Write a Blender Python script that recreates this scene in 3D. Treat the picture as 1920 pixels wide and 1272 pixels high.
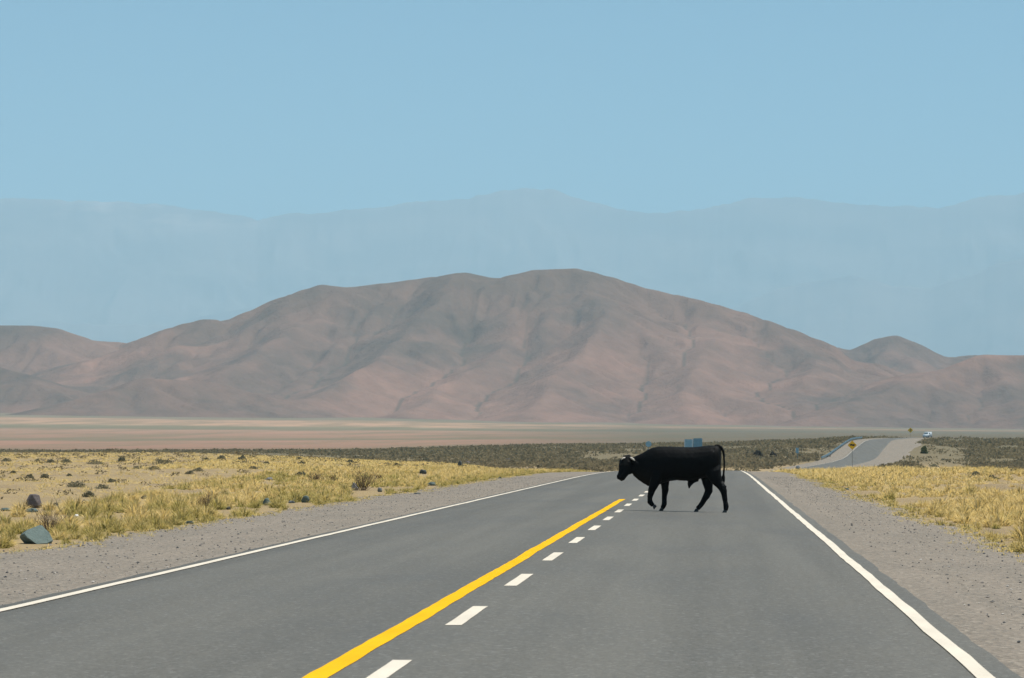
import bpy, bmesh, math, random
import numpy as np
from mathutils import Vector, Matrix
random.seed(7); rng = np.random.default_rng(11)
R = math.radians
for o in list(bpy.data.objects): bpy.data.objects.remove(o)
sc = bpy.context.scene; col = sc.collection

# ---------------------------------------------------------------- camera
F = 6600.0; CX, CY = 960.0, 636.0; VX, VY = 1340.0, 835.0; H = 1.35
pitch = math.atan((VY-CY)/F); yaw = math.atan((VX-CX)/(F*math.cos(pitch)+(VY-CY)*math.sin(pitch)))
cam_d = bpy.data.cameras.new('camera'); cam = bpy.data.objects.new('camera', cam_d); col.objects.link(cam)
cam.location = (0, 0, H); cam.rotation_euler = (math.pi/2+pitch, 0, yaw)
cam_d.sensor_width = 36; cam_d.lens = F/1920*36; cam_d.clip_start = .5; cam_d.clip_end = 90000
cam_d.dof.use_dof = True; cam_d.dof.focus_distance = 68; cam_d.dof.aperture_fstop = 16
sc.camera = cam
# ---------------------------------------------------------------- light
SUN_EL, SUN_AZ = 70.0, 78.0          # azimuth measured clockwise from +Y (road direction)
w = bpy.data.worlds.new('World'); sc.world = w; w.use_nodes = True
nt = w.node_tree; bg = nt.nodes['Background']
sky = nt.nodes.new('ShaderNodeTexSky'); sky.sky_type = 'NISHITA'; sky.sun_disc = False
sky.sun_elevation = R(SUN_EL); sky.sun_rotation = R(SUN_AZ); sky.altitude = 5500; sky.air_density = .8; sky.dust_density = .05; sky.ozone_density = 2.6
tint = nt.nodes.new('ShaderNodeMix'); tint.data_type = 'RGBA'; tint.blend_type = 'MULTIPLY'; tint.inputs[0].default_value = 1
tint.inputs[7].default_value = (.74, 1.13, 1.0, 1); nt.links.new(sky.outputs[0], tint.inputs[6]); nt.links.new(tint.outputs[2], bg.inputs[0]); bg.inputs[1].default_value = .122
sd = bpy.data.lights.new('sun', 'SUN'); sd.energy = 4.8; sd.angle = R(.5); sd.color = (1, .95, .87)
sun = bpy.data.objects.new('sun', sd); col.objects.link(sun)
sdir = Vector((math.sin(R(SUN_AZ))*math.cos(R(SUN_EL)), math.cos(R(SUN_AZ))*math.cos(R(SUN_EL)), math.sin(R(SUN_EL))))
sun.rotation_euler = sdir.to_track_quat('Z', 'Y').to_euler()
sc.view_settings.view_transform = 'Standard'; sc.view_settings.look = 'None'
sc.view_settings.exposure = .15; sc.view_settings.gamma = 1
sc.cycles.max_bounces = 5; sc.cycles.diffuse_bounces = 2; sc.cycles.glossy_bounces = 2; sc.cycles.volume_bounces = 4
sc.cycles.transparent_max_bounces = 6
try: sc.cycles.use_denoising = True
except Exception: pass
HAZE_DENSITY = 4.1e-5; HAZE_COLOR = (.555, .84, 1.0)

# ---------------------------------------------------------------- helpers
def ray(px, py):
    """tangents (X/Y, Z/Y) of the viewing direction through a photo pixel"""
    dx, dy = px-CX, CY-py
    fw = F*math.cos(pitch)-dy*math.sin(pitch); up = F*math.sin(pitch)+dy*math.cos(pitch)
    X = dx*math.cos(yaw)-fw*math.sin(yaw); Y = fw*math.cos(yaw)+dx*math.sin(yaw)
    return X/Y, up/Y
def at(px, py, D):
    u, v = ray(px, py); return Vector((u*D, D, H+v*D))
def at_ground(px, py):
    u, v = ray(px, py); Ds = np.exp(np.linspace(math.log(16), math.log(4000), 6000))
    hit = (H+v*Ds) <= hgt(u*Ds, Ds); D = float(Ds[np.argmax(hit)]) if hit.any() else 500.
    return Vector((u*D, D, hgt1(u*D, D)))
def tag(o, label=None, cat=None, group=None, kind=None):
    for k, v in (('label', label), ('category', cat), ('group', group), ('kind', kind)):
        if v: o[k] = v
    return o
def empty(name, loc, rz=0):
    o = bpy.data.objects.new(name, None); col.objects.link(o); o.location = loc; o.rotation_euler.z = rz
    o.empty_display_size = .2; return o
def mesh_np(name, V, Fc, mat, smooth=True, attrs=None, parent=None):
    """V (n,3), Fc (m,k) array of k-gons"""
    V = np.asarray(V, dtype=np.float32); Fc = np.asarray(Fc, dtype=np.int32); k = Fc.shape[1]
    me = bpy.data.meshes.new(name); me.vertices.add(len(V)); me.vertices.foreach_set('co', V.ravel())
    me.loops.add(Fc.size); me.loops.foreach_set('vertex_index', Fc.ravel())
    me.polygons.add(len(Fc)); me.polygons.foreach_set('loop_start', np.arange(0, Fc.size, k, dtype=np.int32))
    try: me.polygons.foreach_set('loop_total', np.full(len(Fc), k, dtype=np.int32))
    except Exception: pass
    me.polygons.foreach_set('use_smooth', np.full(len(Fc), smooth, dtype=bool))
    for an, (dt, arr) in (attrs or {}).items():
        a = me.attributes.new(an, dt, 'POINT'); a.data.foreach_set('color' if dt == 'FLOAT_COLOR' else 'value', np.asarray(arr, dtype=np.float32).ravel())
    me.update(calc_edges=True); me.validate()
    if mat: me.materials.append(mat)
    o = bpy.data.objects.new(name, me); col.objects.link(o)
    if parent: o.parent = parent
    return o
def obj_bm(name, bm, mat, parent=None, smooth=False):
    me = bpy.data.meshes.new(name); bm.normal_update(); bm.to_mesh(me); bm.free()
    if smooth: me.polygons.foreach_set('use_smooth', [True]*len(me.polygons))
    me.materials.append(mat); o = bpy.data.objects.new(name, me); col.objects.link(o)
    if parent: o.parent = parent
    return o
def grid_faces(nr, nc):
    i = np.arange(nr-1)[:, None]*nc+np.arange(nc-1)[None, :]
    return np.stack([i, i+1, i+nc+1, i+nc], -1).reshape(-1, 4)
def add_box(bm, x0, x1, y0, y1, z0, z1, bev=0):
    r = bmesh.ops.create_cube(bm, size=1); vs = r['verts']
    for v in vs: v.co = ((x0+x1)/2+v.co.x*(x1-x0), (y0+y1)/2+v.co.y*(y1-y0), (z0+z1)/2+v.co.z*(z1-z0))
    if bev: bmesh.ops.bevel(bm, geom=list({e for v in vs for e in v.link_edges}), offset=bev, segments=2, affect='EDGES')
def add_tube(bm, pts, rad, seg=8, flat=1.0, cap=True):
    """tube through pts with radii rad; flat scales the section across world Y"""
    pts = [Vector(p) for p in pts]; rings = []
    for i, p in enumerate(pts):
        t = (pts[min(i+1, len(pts)-1)]-pts[max(i-1, 0)]).normalized()
        a = Vector((0, 1, 0)) if abs(t.y) < .9 else Vector((1, 0, 0))
        b = t.cross(a).normalized(); a = b.cross(t).normalized()
        rr = rad[i] if isinstance(rad, (list, tuple)) else rad
        rx, ry = rr if isinstance(rr, tuple) else (rr, rr*flat)
        rings.append([bm.verts.new(p+b*rx*math.cos(k/seg*math.tau)+a*ry*math.sin(k/seg*math.tau)) for k in range(seg)])
    for r0, r1 in zip(rings, rings[1:]):
        for k in range(seg): bm.faces.new((r0[k], r0[(k+1) % seg], r1[(k+1) % seg], r1[k]))
    if cap: bm.faces.new(rings[0][::-1]); bm.faces.new(rings[-1])
def vnoise(x, y, seed=0):
    """value noise, arrays -> [0,1]"""
    x = np.asarray(x, float); y = np.asarray(y, float)
    xi = np.floor(x).astype(np.int64); yi = np.floor(y).astype(np.int64); fx = x-xi; fy = y-yi
    fx = fx*fx*(3-2*fx); fy = fy*fy*(3-2*fy)
    def h(a, b):
        n = (a*374761393+b*668265263+seed*1442695041) & 0xffffffff
        n = ((n ^ (n >> 13))*1274126177) & 0xffffffff
        return ((n ^ (n >> 16)) & 0xffff)/65535.0
    return (h(xi, yi)*(1-fx)+h(xi+1, yi)*fx)*(1-fy)+(h(xi, yi+1)*(1-fx)+h(xi+1, yi+1)*fx)*fy
def fbm(x, y, seed=0, oct=4, gain=.5):
    s = 0; a = 1; t = 0
    for i in range(oct): s = s+a*vnoise(x*2**i, y*2**i, seed+i*17); t += a; a *= gain
    return s/t

# ---------------------------------------------------------------- material kit
class NT:
    def __init__(s, name, rough=.9, spec=.2):
        s.m = bpy.data.materials.new(name); s.m.use_nodes = True; s.t = s.m.node_tree
        s.b = s.t.nodes['Principled BSDF']; s.b.inputs['Roughness'].default_value = rough
        s.b.inputs['Specular IOR Level'].default_value = spec
    def n(s, ty, **kw):
        nd = s.t.nodes.new(ty)
        for k, v in kw.items(): setattr(nd, k, v)
        return nd
    def l(s, a, b): s.t.links.new(a, b)
    def pos(s, scale=(1, 1, 1), obj=False):
        if obj: src = s.n('ShaderNodeTexCoord').outputs['Object']
        else: src = s.n('ShaderNodeNewGeometry').outputs['Position']
        v = s.n('ShaderNodeVectorMath', operation='MULTIPLY'); v.inputs[1].default_value = scale; s.l(src, v.inputs[0]); return v.outputs[0]
    def noise(s, vec, scale=1, detail=4, rough=.55):
        n = s.n('ShaderNodeTexNoise'); n.inputs['Scale'].default_value = scale; n.inputs['Detail'].default_value = detail; n.inputs['Roughness'].default_value = rough
        s.l(vec, n.inputs['Vector']); return n.outputs['Fac']
    def ramp(s, fac, stops):
        r = s.n('ShaderNodeValToRGB'); cr = r.color_ramp
        while len(cr.elements) > 1: cr.elements.remove(cr.elements[-1])
        for i, (p, c) in enumerate(stops):
            e = cr.elements[0] if i == 0 else cr.elements.new(p)
            e.position = p; e.color = (c, c, c, 1) if not isinstance(c, (tuple, list)) else (*c, 1)
        s.l(fac, r.inputs[0]); return r.outputs[0]
    def mix(s, fac, a, b, mode='MIX'):
        m = s.n('ShaderNodeMix', data_type='RGBA', blend_type=mode)
        for sock, v in ((m.inputs[0], fac), (m.inputs[6], a), (m.inputs[7], b)):
            if isinstance(v, (int, float)): sock.default_value = v
            elif isinstance(v, tuple): sock.default_value = (*v, 1)
            else: s.l(v, sock)
        return m.outputs[2]
    def math(s, op, a, b=0.0, clamp=False):
        m = s.n('ShaderNodeMath', operation=op, use_clamp=clamp)
        for sock, v in zip(m.inputs, (a, b)):
            if isinstance(v, (int, float)): sock.default_value = v
            else: s.l(v, sock)
        return m.outputs[0]
    def sep(s, vec):
        x = s.n('ShaderNodeSeparateXYZ'); s.l(vec, x.inputs[0]); return x.outputs
    def bump(s, h, strength=.5, dist=.02):
        b = s.n('ShaderNodeBump'); b.inputs['Strength'].default_value = strength; b.inputs['Distance'].default_value = dist
        s.l(h, b.inputs['Height']); s.l(b.outputs[0], s.b.inputs['Normal'])
    def color(s, c):
        if isinstance(c, tuple): s.b.inputs['Base Color'].default_value = (*c, 1)
        else: s.l(c, s.b.inputs['Base Color'])
        return s
def simple(name, c, rough=.6, var=.25, scale=6, metal=0, spec=.3, bump=0):
    k = NT(name, rough, spec); n = k.noise(k.pos(obj=True), scale, 5)
    lo = tuple(x*(1-var) for x in c); hi = tuple(min(1, x*(1+var)) for x in c)
    k.color(k.ramp(n, [(.3, lo), (.7, hi)])); k.b.inputs['Metallic'].default_value = metal
    if bump: k.bump(n, .8, bump)
    return k.m

# ---------------------------------------------------------------- terrain heights
# elevations of the far plain, from the sight lines of the photo
COLS = [-2500, 0, 600, 1100, 1300, 1500, 1610, 1700, 1800, 1920, 3500]
ROWS = [600, 700, 800, 880, 930, 1000, 1130, 1250, 1500, 2000, 3000, 4500, 6500, 9000, 30000]
TAB = np.array([
 # -2500  0    600   1100 1300 1500 1610 1700 1800 1920 3500
 [900, 900, 900, 900, 900, 900, 900, 900, 902, 904, 900],
 [885, 884, 884, 884, 884, 882, 885, 888, 890, 890, 885],
 [874, 872, 872, 874, 873, 870, 872, 876, 878, 878, 874],
 [866, 865, 864, 866, 865, 861, 862, 866, 868, 868, 866],
 [862, 861, 860, 860, 858, 853, 852, 857, 860, 860, 860],
 [857, 857, 855, 852, 850, 842, 840, 845, 850, 850, 852],
 [851, 850, 848, 842, 839, 830, 822, 826, 833, 835, 840],
 [848, 847, 846, 836, 834, 828, 822, 820, 826, 828, 834],
 [845, 844, 843, 834, 832, 827, 824, 821, 824, 825, 828],
 [839, 838, 837, 830, 829, 825, 823, 821, 822, 823, 825],
 [825, 825, 824, 821, 820, 818, 817, 816, 818, 818, 819],
 [805, 806, 807, 808, 809, 810, 811, 812, 813, 813, 813],
 [778, 781, 786, 794, 798, 801, 802, 804, 805, 806, 806],
 [765, 768, 774, 784, 788, 792, 794, 796, 798, 799, 800],
 [755, 760, 770, 780, 785, 790, 790, 790, 792, 794, 800]], float)
_u = np.array([ray(c, VY)[0] for c in COLS])
_LD = np.linspace(math.log(600), math.log(30000), 500)
_FT = []
for j in range(len(COLS)):
    z = H+np.array([ray(COLS[j], TAB[i, j])[1]*ROWS[i] for i in range(len(ROWS))])
    f = np.interp(_LD, np.log(ROWS), z)
    for _ in range(3): f = np.convolve(np.pad(f, 4, 'edge'), np.ones(9)/9, 'valid')
    _FT.append(f)
_FT = np.array(_FT)
def far_h(u, D):
    ui = np.interp(u, _u, np.arange(len(_u))); i = np.clip(ui.astype(int), 0, len(_u)-2); t = ui-i; t = t*t*(3-2*t)
    dj = np.interp(np.log(np.maximum(D, 600)), _LD, np.arange(500)); j = np.clip(dj.astype(int), 0, 498); s = dj-j
    g = lambda a, b: _FT[a, b]
    return (g(i, j)*(1-s)+g(i, j+1)*s)*(1-t)+(g(i+1, j)*(1-s)+g(i+1, j+1)*s)*t
KC = 3.85e-5
def h0(X, Y):
    D = np.hypot(X, np.maximum(Y, 0)); u = X/np.maximum(Y, .25*np.abs(X)+1)
    s = 150+5.2*np.clip(-X-12, 0, 90)+1.0*np.clip(X-14, 0, 60)
    a = np.clip(D-s, 0, None); near = -KC*a*a-.055*np.clip(X-10, 0, 40)*np.clip((D-100)/80, 0, 1)
    far = far_h(u, D); k = .5
    m = np.maximum(near, far); return m+k*np.log(np.exp((near-m)/k)+np.exp((far-m)/k))*(D > 300)*np.clip((D-300)/100, 0, 1)
_CY = np.array([-60, 0, 240, 330, 430, 550, 700, 800, 880, 930, 1000, 1130, 1200, 1280, 1400, 1600.])
_CX = np.array([-1.95, -1.95, -1.95, -1.2, 1.5, 7.5, 18.0, 27.5, 36.3, 39.3, 44.0, 52.7, 60, 73, 97, 145.])
_yy = np.arange(-60, 1600, 2.0); _cc = np.interp(_yy, _CY, _CX)
for _ in range(3):
    _c2 = np.convolve(np.pad(_cc, 14, 'edge'), np.ones(29)/29, 'valid'); _cc = np.where(_yy < 200, -1.95, _c2)
def cen(Y): return np.interp(Y, _yy, _cc)
def zroad(Y): return h0(cen(Y), Y)-.052
def xfall(dx): return -.02*np.abs(np.clip(dx, -6, 6))
def hgt(X, Y):
    X = np.asarray(X, float); Y = np.asarray(Y, float)
    dx = X-cen(Y); b = np.clip((np.abs(dx)-10)/18, 0, 1); b = b*b*(3-2*b)
    b = np.where(Y > 1500, 1, np.maximum(b, np.clip((Y-1350)/150, 0, 1)))
    base = h0(X, Y)
    und = (fbm(X/9, Y/14, 5, 3)-.5)*.35*np.clip((np.abs(dx)-9)/8, 0, 1)*np.clip((900-Y)/300, 0, 1)
    und = und+.95*np.clip((dx-8)/6, 0, 1)*np.clip((Y-90)/60, 0, 1)*np.clip((330-Y)/60, 0, 1)*(fbm(X/5, Y/16, 91, 3)-.42)
    return base*b+(zroad(Y)+xfall(dx))*(1-b)+und
def hgt1(x, y): return float(hgt(np.array([x]), np.array([y]))[0])
def edgeL(Y): return -8.0+.5*(vnoise(Y/6., Y*0, 3)-.5)+.35*(vnoise(Y/1.3, Y*0, 4)-.5)-1.2*np.clip((Y-700)/150, 0, 1)
def edgeR(Y): return 6.3+.6*(vnoise(Y/7., Y*0+9, 3)-.5)+.3*(vnoise(Y/1.5, Y*0+5, 4)-.5)+(5.5+4*(vnoise(Y/40., Y*0+2, 4)-.5))*np.clip((Y-700)/100, 0, 1)

# ---------------------------------------------------------------- materials of the setting
def ground_material():
    k = NT('desert_soil', .95, .1); P = k.pos(); X, Y, Z = k.sep(P)
    # soil colour bands of the plain (distance along the plain), broken up by stretched noise
    wob = k.noise(k.pos((.0012, .0004, 0)), 1, 4); wob2 = k.noise(k.pos((.012, .0022, 0)), 1, 5, .6)
    lat = k.math('MULTIPLY', X, .25)
    Yw = k.math('ADD', k.math('ADD', Y, lat), k.math('MULTIPLY', k.math('SUBTRACT', wob, .5), 700))
    band = k.ramp(k.math('DIVIDE', Yw, 8000.), [
        (.0, (.40, .29, .165)), (.085, (.38, .28, .16)), (.105, (.20, .16, .095)), (.16, (.17, .14, .09)), (.19, (.28, .17, .118)), (.30, (.34, .195, .135)),
        (.345, (.20, .155, .10)), (.38, (.30, .185, .125)), (.50, (.37, .22, .15)), (.545, (.19, .16, .10)), (.575, (.24, .2, .125)), (.60, (.45, .28, .18)),
        (.70, (.41, .255, .165)), (.74, (.22, .175, .115)), (.9, (.20, .15, .115)), (1, (.20, .15, .115))])
    patch = k.ramp(wob2, [(.42, 0.0), (.6, 1.0)])
    farmask = k.ramp(k.math('DIVIDE', Y, 8000.), [(.09, 0.0), (.13, 1.0)])
    c1 = k.mix(k.math('MULTIPLY', k.math('MULTIPLY', patch, farmask), .6), band, (.17, .15, .09))
    # right hand side and centre of the plain is covered by grey green scrub
    U = k.math('DIVIDE', X, Y)
    right = k.ramp(k.math('ADD', U, k.math('MULTIPLY', k.math('SUBTRACT', wob2, .5), .03)), [(.0, 0.0), (.001, 0.0)])
    um = k.math('MULTIPLY', k.math('ADD', k.math('ADD', U, .085), k.math('MULTIPLY', k.math('SUBTRACT', wob, .5), .06)), 14, True)
    midm = k.ramp(k.math('DIVIDE', Y, 8000.), [(.13, 0.0), (.16, 1.0), (.62, 1.0), (.7, .3), (.9, 0.0)])
    c2 = k.mix(k.math('MULTIPLY', k.math('MULTIPLY', um, midm), .85), c1, (.125, .112, .075))
    # near field: straw litter and bare stony soil
    n1 = k.noise(k.pos((.35, .12, .3)), 1, 5, .6); n2 = k.noise(k.pos(), 7, 4, .7); n3 = k.noise(k.pos(), 45, 2)
    near = k.ramp(n1, [(.3, (.24, .18, .125)), (.48, (.33, .245, .145)), (.62, (.40, .295, .155)), (.75, (.27, .215, .165))])
    near = k.mix(.45, near, k.ramp(n2, [(.28, (.12, .095, .055)), (.5, (.34, .25, .13)), (.75, (.5, .38, .22))]))
    nearmask = k.ramp(k.math('DIVIDE', Y, 8000.), [(.08, 1.0), (.11, 0.0)])
    c3 = k.mix(nearmask, c2, near); k.color(c3)
    k.bump(k.math('ADD', n2, k.math('MULTIPLY', n3, .4)), .7, .06); return k.m
def gravel_material():
    k = NT('gravel', .95, .15)
    v = k.n('ShaderNodeTexVoronoi'); v.inputs['Scale'].default_value = 19; k.l(k.pos((1, .8, 1)), v.inputs['Vector'])
    v2 = k.n('ShaderNodeTexVoronoi'); v2.inputs['Scale'].default_value = 70; k.l(k.pos(), v2.inputs['Vector'])
    s1 = k.sep(v.outputs['Color'])[0]; s2 = k.sep(v2.outputs['Color'])[1]
    c = k.ramp(s1, [(0, (.10, .10, .10)), (.14, (.13, .118, .10)), (.5, (.245, .208, .168)), (.85, (.30, .255, .205)), (1, (.56, .49, .40))])
    c = k.mix(.45, c, k.ramp(s2, [(0, (.15, .14, .13)), (.5, (.23, .197, .158)), (1, (.40, .34, .265))]))
    big = k.noise(k.pos((.7, .22, 1)), 1, 5, .65); c = k.mix(.38, c, k.ramp(big, [(.3, (.18, .16, .133)), (.7, (.31, .255, .2))]))
    tracks = k.noise(k.pos((2.2, .02, 1)), 1, 2); c = k.mix(k.ramp(tracks, [(.5, 0.0), (.7, .35)]), c, (.31, .26, .21))
    k.color(c); k.bump(k.math('ADD', v.outputs['Distance'], k.math('MULTIPLY', k.noise(k.pos(), 5, 3), 1.5)), .8, .03); return k.m
def asphalt_material():
    k = NT('asphalt', .82, .3)
    g = k.noise(k.pos(), 38, 5, .8); st = k.noise(k.pos((1.1, .016, 1)), 1, 4, .6); pat = k.noise(k.pos((.5, .1, 1)), 1, 5, .6)
    c = k.ramp(g, [(.28, (.035, .034, .03)), (.5, (.125, .119, .102)), (.7, (.31, .295, .258))])
    c = k.mix(.45, c, k.ramp(st, [(.38, (.075, .073, .064)), (.62, (.158, .15, .128))]))
    c = k.mix(k.ramp(pat, [(.46, 0.0), (.66, .5)]), c, (.08, .079, .073))
    fn = k.noise(k.pos((16, 5, 1)), 1, 5, .8); c = k.mix(.3, c, k.ramp(fn, [(.3, (.06, .058, .052)), (.7, (.2, .188, .162))]))
    sp = k.n('ShaderNodeTexVoronoi'); sp.inputs['Scale'].default_value = 35; k.l(k.pos(), sp.inputs['Vector'])
    c = k.mix(k.ramp(k.sep(sp.outputs['Color'])[0], [(.93, 0.0), (.96, .5)]), c, (.28, .27, .25))
    k.color(c); k.bump(g, .5, .006)
    k.l(k.ramp(pat, [(.3, .85), (.7, .7)]), k.b.inputs['Roughness']); return k.m
def paint_material(name, c, worn):
    k = NT(name, .85, .1); g = k.noise(k.pos(), 55, 4, .7); b = k.noise(k.pos((3, .6, 1)), 1, 4, .6)
    cc = k.ramp(b, [(.3, tuple(x*.86 for x in c)), (.65, c)])
    k.color(k.mix(k.ramp(g, [(.55, 0.0), (.8, .7)]), cc, worn)); k.bump(g, .3, .003); return k.m
M_ground = ground_material(); M_gravel = gravel_material(); M_asphalt = asphalt_material()
M_white = paint_material('white_road_paint', (.76, .68, .56), (.35, .32, .28)); M_yellow = paint_material('yellow_road_paint', (.90, .475, .003), (.62, .35, .02))

# ---------------------------------------------------------------- ground sheet
ang = np.concatenate([np.linspace(-math.pi+.02, -.5, 36)[:-1], np.linspace(-.5, -.24, 40)[:-1], np.linspace(-.24, .13, 250), np.linspace(.13, .5, 50)[1:], np.linspace(.5, math.pi-.02, 36)[1:]])
ang = np.concatenate([ang, [math.pi+ .0]]); ang[0] = -math.pi
rad = np.concatenate([[.01], np.exp(np.linspace(math.log(1.5), math.log(55000), 540))])
A_, R_ = np.meshgrid(ang, rad); GX = R_*np.sin(A_); GY = R_*np.cos(A_)
GZ = hgt(GX, GY); dxg = GX-cen(GY)
inside = (dxg > edgeL(GY)+.5) & (dxg < edgeR(GY)-.5) & (GY < 1400)
GZ = np.where(inside, GZ-.22, GZ)-np.clip((R_-4500)/1000, 0, 1)*0
g = mesh_np('ground', np.stack([GX, GY, GZ], -1).reshape(-1, 3), grid_faces(len(rad), len(ang)), M_ground)
tag(g, 'dry straw coloured desert plain with bands of scrub and pale soil', 'ground', kind='structure')

# ---------------------------------------------------------------- gravel shoulders, road, markings
ys = np.concatenate([np.arange(-30, 320, .5), np.arange(320, 1380, 3.0)])
def strip(name, offs, mat, ys=ys, wob=None, lift=None):
    """offs: list of (lateral offset or function, height over the crowned surface)"""
    V = []
    for of, dz in offs:
        o_ = of(ys) if callable(of) else np.full(len(ys), float(of))
        V.append(np.stack([cen(ys)+o_, ys, zroad(ys)+xfall(o_)+dz], -1))
    V = np.stack(V, 1); return mesh_np(name, V.reshape(-1, 3), grid_faces(len(ys), len(offs))[:, ::-1], mat)
ge = lambda f, d: (lambda Y: f(Y)+d)
sh = strip('gravel_shoulder', [(ge(edgeL, -.5), -.2), (ge(edgeL, -.1), .0), (ge(edgeL, .6), .02), (-6.0, .02), (-5, .02), (0, .0), (5, .02), (ge(edgeR, -.5), .02), (ge(edgeR, .1), .0), (ge(edgeR, .5), -.2)], M_gravel)
tag(sh, 'grey gravel shoulders on both sides of the road', 'shoulder', kind='structure')
ewob = lambda o, s: (lambda Y: o+.05*(vnoise(Y/1.1, Y*0+s, 8)-.5)+.03*(vnoise(Y/.4, Y*0+s, 9)-.5))
rd = strip('road', [(ewob(-4.56, 1), -.01), (ewob(-4.48, 2), .045), (-3, .05), (-1.5, .05), (0, .05), (1.5, .05), (3, .05), (ewob(3.83, 3), .045), (ewob(3.92, 4), -.01)], M_asphalt)
tag(rd, 'grey asphalt two lane road running over a crest and up the far rise', 'road', kind='structure')
def line(name, c, wd, y0, y1, mat, s, st=.25):
    yl = np.arange(y0, y1+.001, st if y1 < 400 else 1.0)
    jit = .006 if wd < .3 else 0
    a = lambda Y: c-wd/2+jit*2*(vnoise(Y/.5, Y*0+s, 8)-.5)+.02*(vnoise(Y/3., Y*0+s, 12)-.5)
    b = lambda Y: c+wd/2+jit*2*(vnoise(Y/.5, Y*0+s+7, 8)-.5)+.02*(vnoise(Y/3., Y*0+s, 12)-.5)
    o = strip(name, [(a, .054), (b, .054)], mat, ys=yl); return o
tag(line('edge_line', 3.61, .12, -20, 640, M_white, 1), 'white edge line along the right side of the road', 'road marking', kind='structure')
tag(line('edge_line', -4.25, .125, -20, 1250, M_white, 31), 'white edge line along the left side of the road', 'road marking', kind='structure')
tag(line('centre_line', -.375, .155, -20, 88.5, M_yellow, 61), 'solid yellow no-passing line left of the dashes', 'road marking', kind='structure')
# dashes of the centre line: one sheet of separate painted dashes
V = []; Fd = []
kk = [k for k in range(-4, 34)]+[k for k in range(90, 160)]
for k in kk:
    y0 = 20.55+7.41*k-1.55; y1 = y0+3.1
    if y1 > 640: continue
    n = 7; o = len(V)
    for i in range(n):
        y = y0+(y1-y0)*i/(n-1)
        for sx in (-1, 1):
            x = .061*sx+random.uniform(-.003, .003); V.append((float(cen(y))+x-.012, y, float(zroad(np.array(y)))+.054-.02*abs(x)))
    for i in range(n-1): Fd.append((o+2*i, o+2*i+1, o+2*i+3, o+2*i+2))
tag(mesh_np('centre_dashes', V, Fd, M_white, False), 'row of short white dashes down the middle of the road', 'road marking', kind='structure')

# ---------------------------------------------------------------- hills
def ridge_pts(lst): return [(at(px, py, D)) for px, py, D in lst]
HX0, HX1, HY0, HY1, HC = -3000., 1700., 6050., 10300., 9.5
hx = np.arange(HX0, HX1, HC); hy = np.arange(HY0, HY1, HC); HXg, HYg = np.meshgrid(hx, hy)
base = h0(HXg, HYg)
RIDGES = [  # (points, slope, exponent)
 ([(240, 648, 8000), (300, 620, 8050), (375, 599, 8100), (425, 601, 8150), (520, 560, 8200), (600, 534, 8200), (650, 540, 8250), (760, 527, 8300), (870, 511, 8300), (930, 523, 8350), (1000, 507, 8250), (1085, 504, 8200), (1150, 521, 8200), (1210, 541, 8150), (1300, 560, 8100), (1400, 588, 8050), (1480, 616, 8000), (1590, 660, 7950), (1660, 700, 7900), (1700, 740, 7800)], 3.3, 1.55),
 ([(1085, 505, 8200), (1120, 590, 7800), (1080, 680, 7300), (1000, 775, 6700)], 2.1, 1.2),
 ([(870, 512, 8300), (780, 590, 7900), (690, 670, 7400), (560, 760, 6800)], 2.1, 1.2),
 ([(600, 535, 8200), (560, 600, 7900), (470, 670, 7500), (360, 730, 7100)], 2.2, 1.2),
 ([(1300, 562, 8100), (1340, 640, 7700), (1310, 720, 7200), (1250, 785, 6700)], 2.0, 1.2),
 ([(1085, 505, 8200), (1190, 600, 7850), (1270, 690, 7450), (1420, 755, 6950)], 2.0, 1.2),
 ([(760, 527, 8300), (680, 600, 8000), (580, 700, 7500), (450, 770, 6900)], 1.9, 1.2),
 ([(1450, 605, 8000), (1530, 680, 7600), (1500, 760, 7000)], 2.4, 1.25),
 ([(960, 515, 8300), (930, 640, 7700), (850, 720, 7200), (760, 785, 6700)], 1.9, 1.2),
 ([(110, 768, 6550), (190, 728, 6650), (260, 706, 6750), (390, 715, 6800), (540, 762, 6750)], 3.0, 1.3),
 ([(-500, 590, 8800), (-100, 600, 8800), (0, 611, 8800), (60, 611, 8800), (110, 616, 8800), (180, 640, 8800), (260, 652, 8700), (360, 690, 8500)], 3.6, 1.3),
 ([(-500, 640, 7600), (-100, 675, 7500), (0, 686, 7400), (60, 704, 7300), (130, 748, 7100)], 3.4, 1.3),
 ([(1590, 668, 9300), (1640, 637, 9300), (1680, 630, 9300), (1715, 642, 9300), (1790, 682, 9300)], 4.2, 1.5),
 ([(1540, 780, 6700), (1620, 738, 7000), (1700, 702, 7200), (1780, 674, 7400), (1830, 667, 7450), (1920, 666, 7500), (2100, 650, 7500), (2500, 640, 7500)], 3.4, 1.3),
 ([(1830, 667, 7450), (1880, 720, 7200), (1960, 775, 6800)], 2.6, 1.3)]
wx = (fbm(HXg/420, HYg/420, 21, 4)-.5)*340; wy = (fbm(HXg/420, HYg/420, 41, 4)-.5)*340
WX, WY = HXg+wx*.35, HYg+wy*.35
rel = np.zeros_like(HXg); kS = 14.
acc = np.zeros_like(HXg)+1.0
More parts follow.
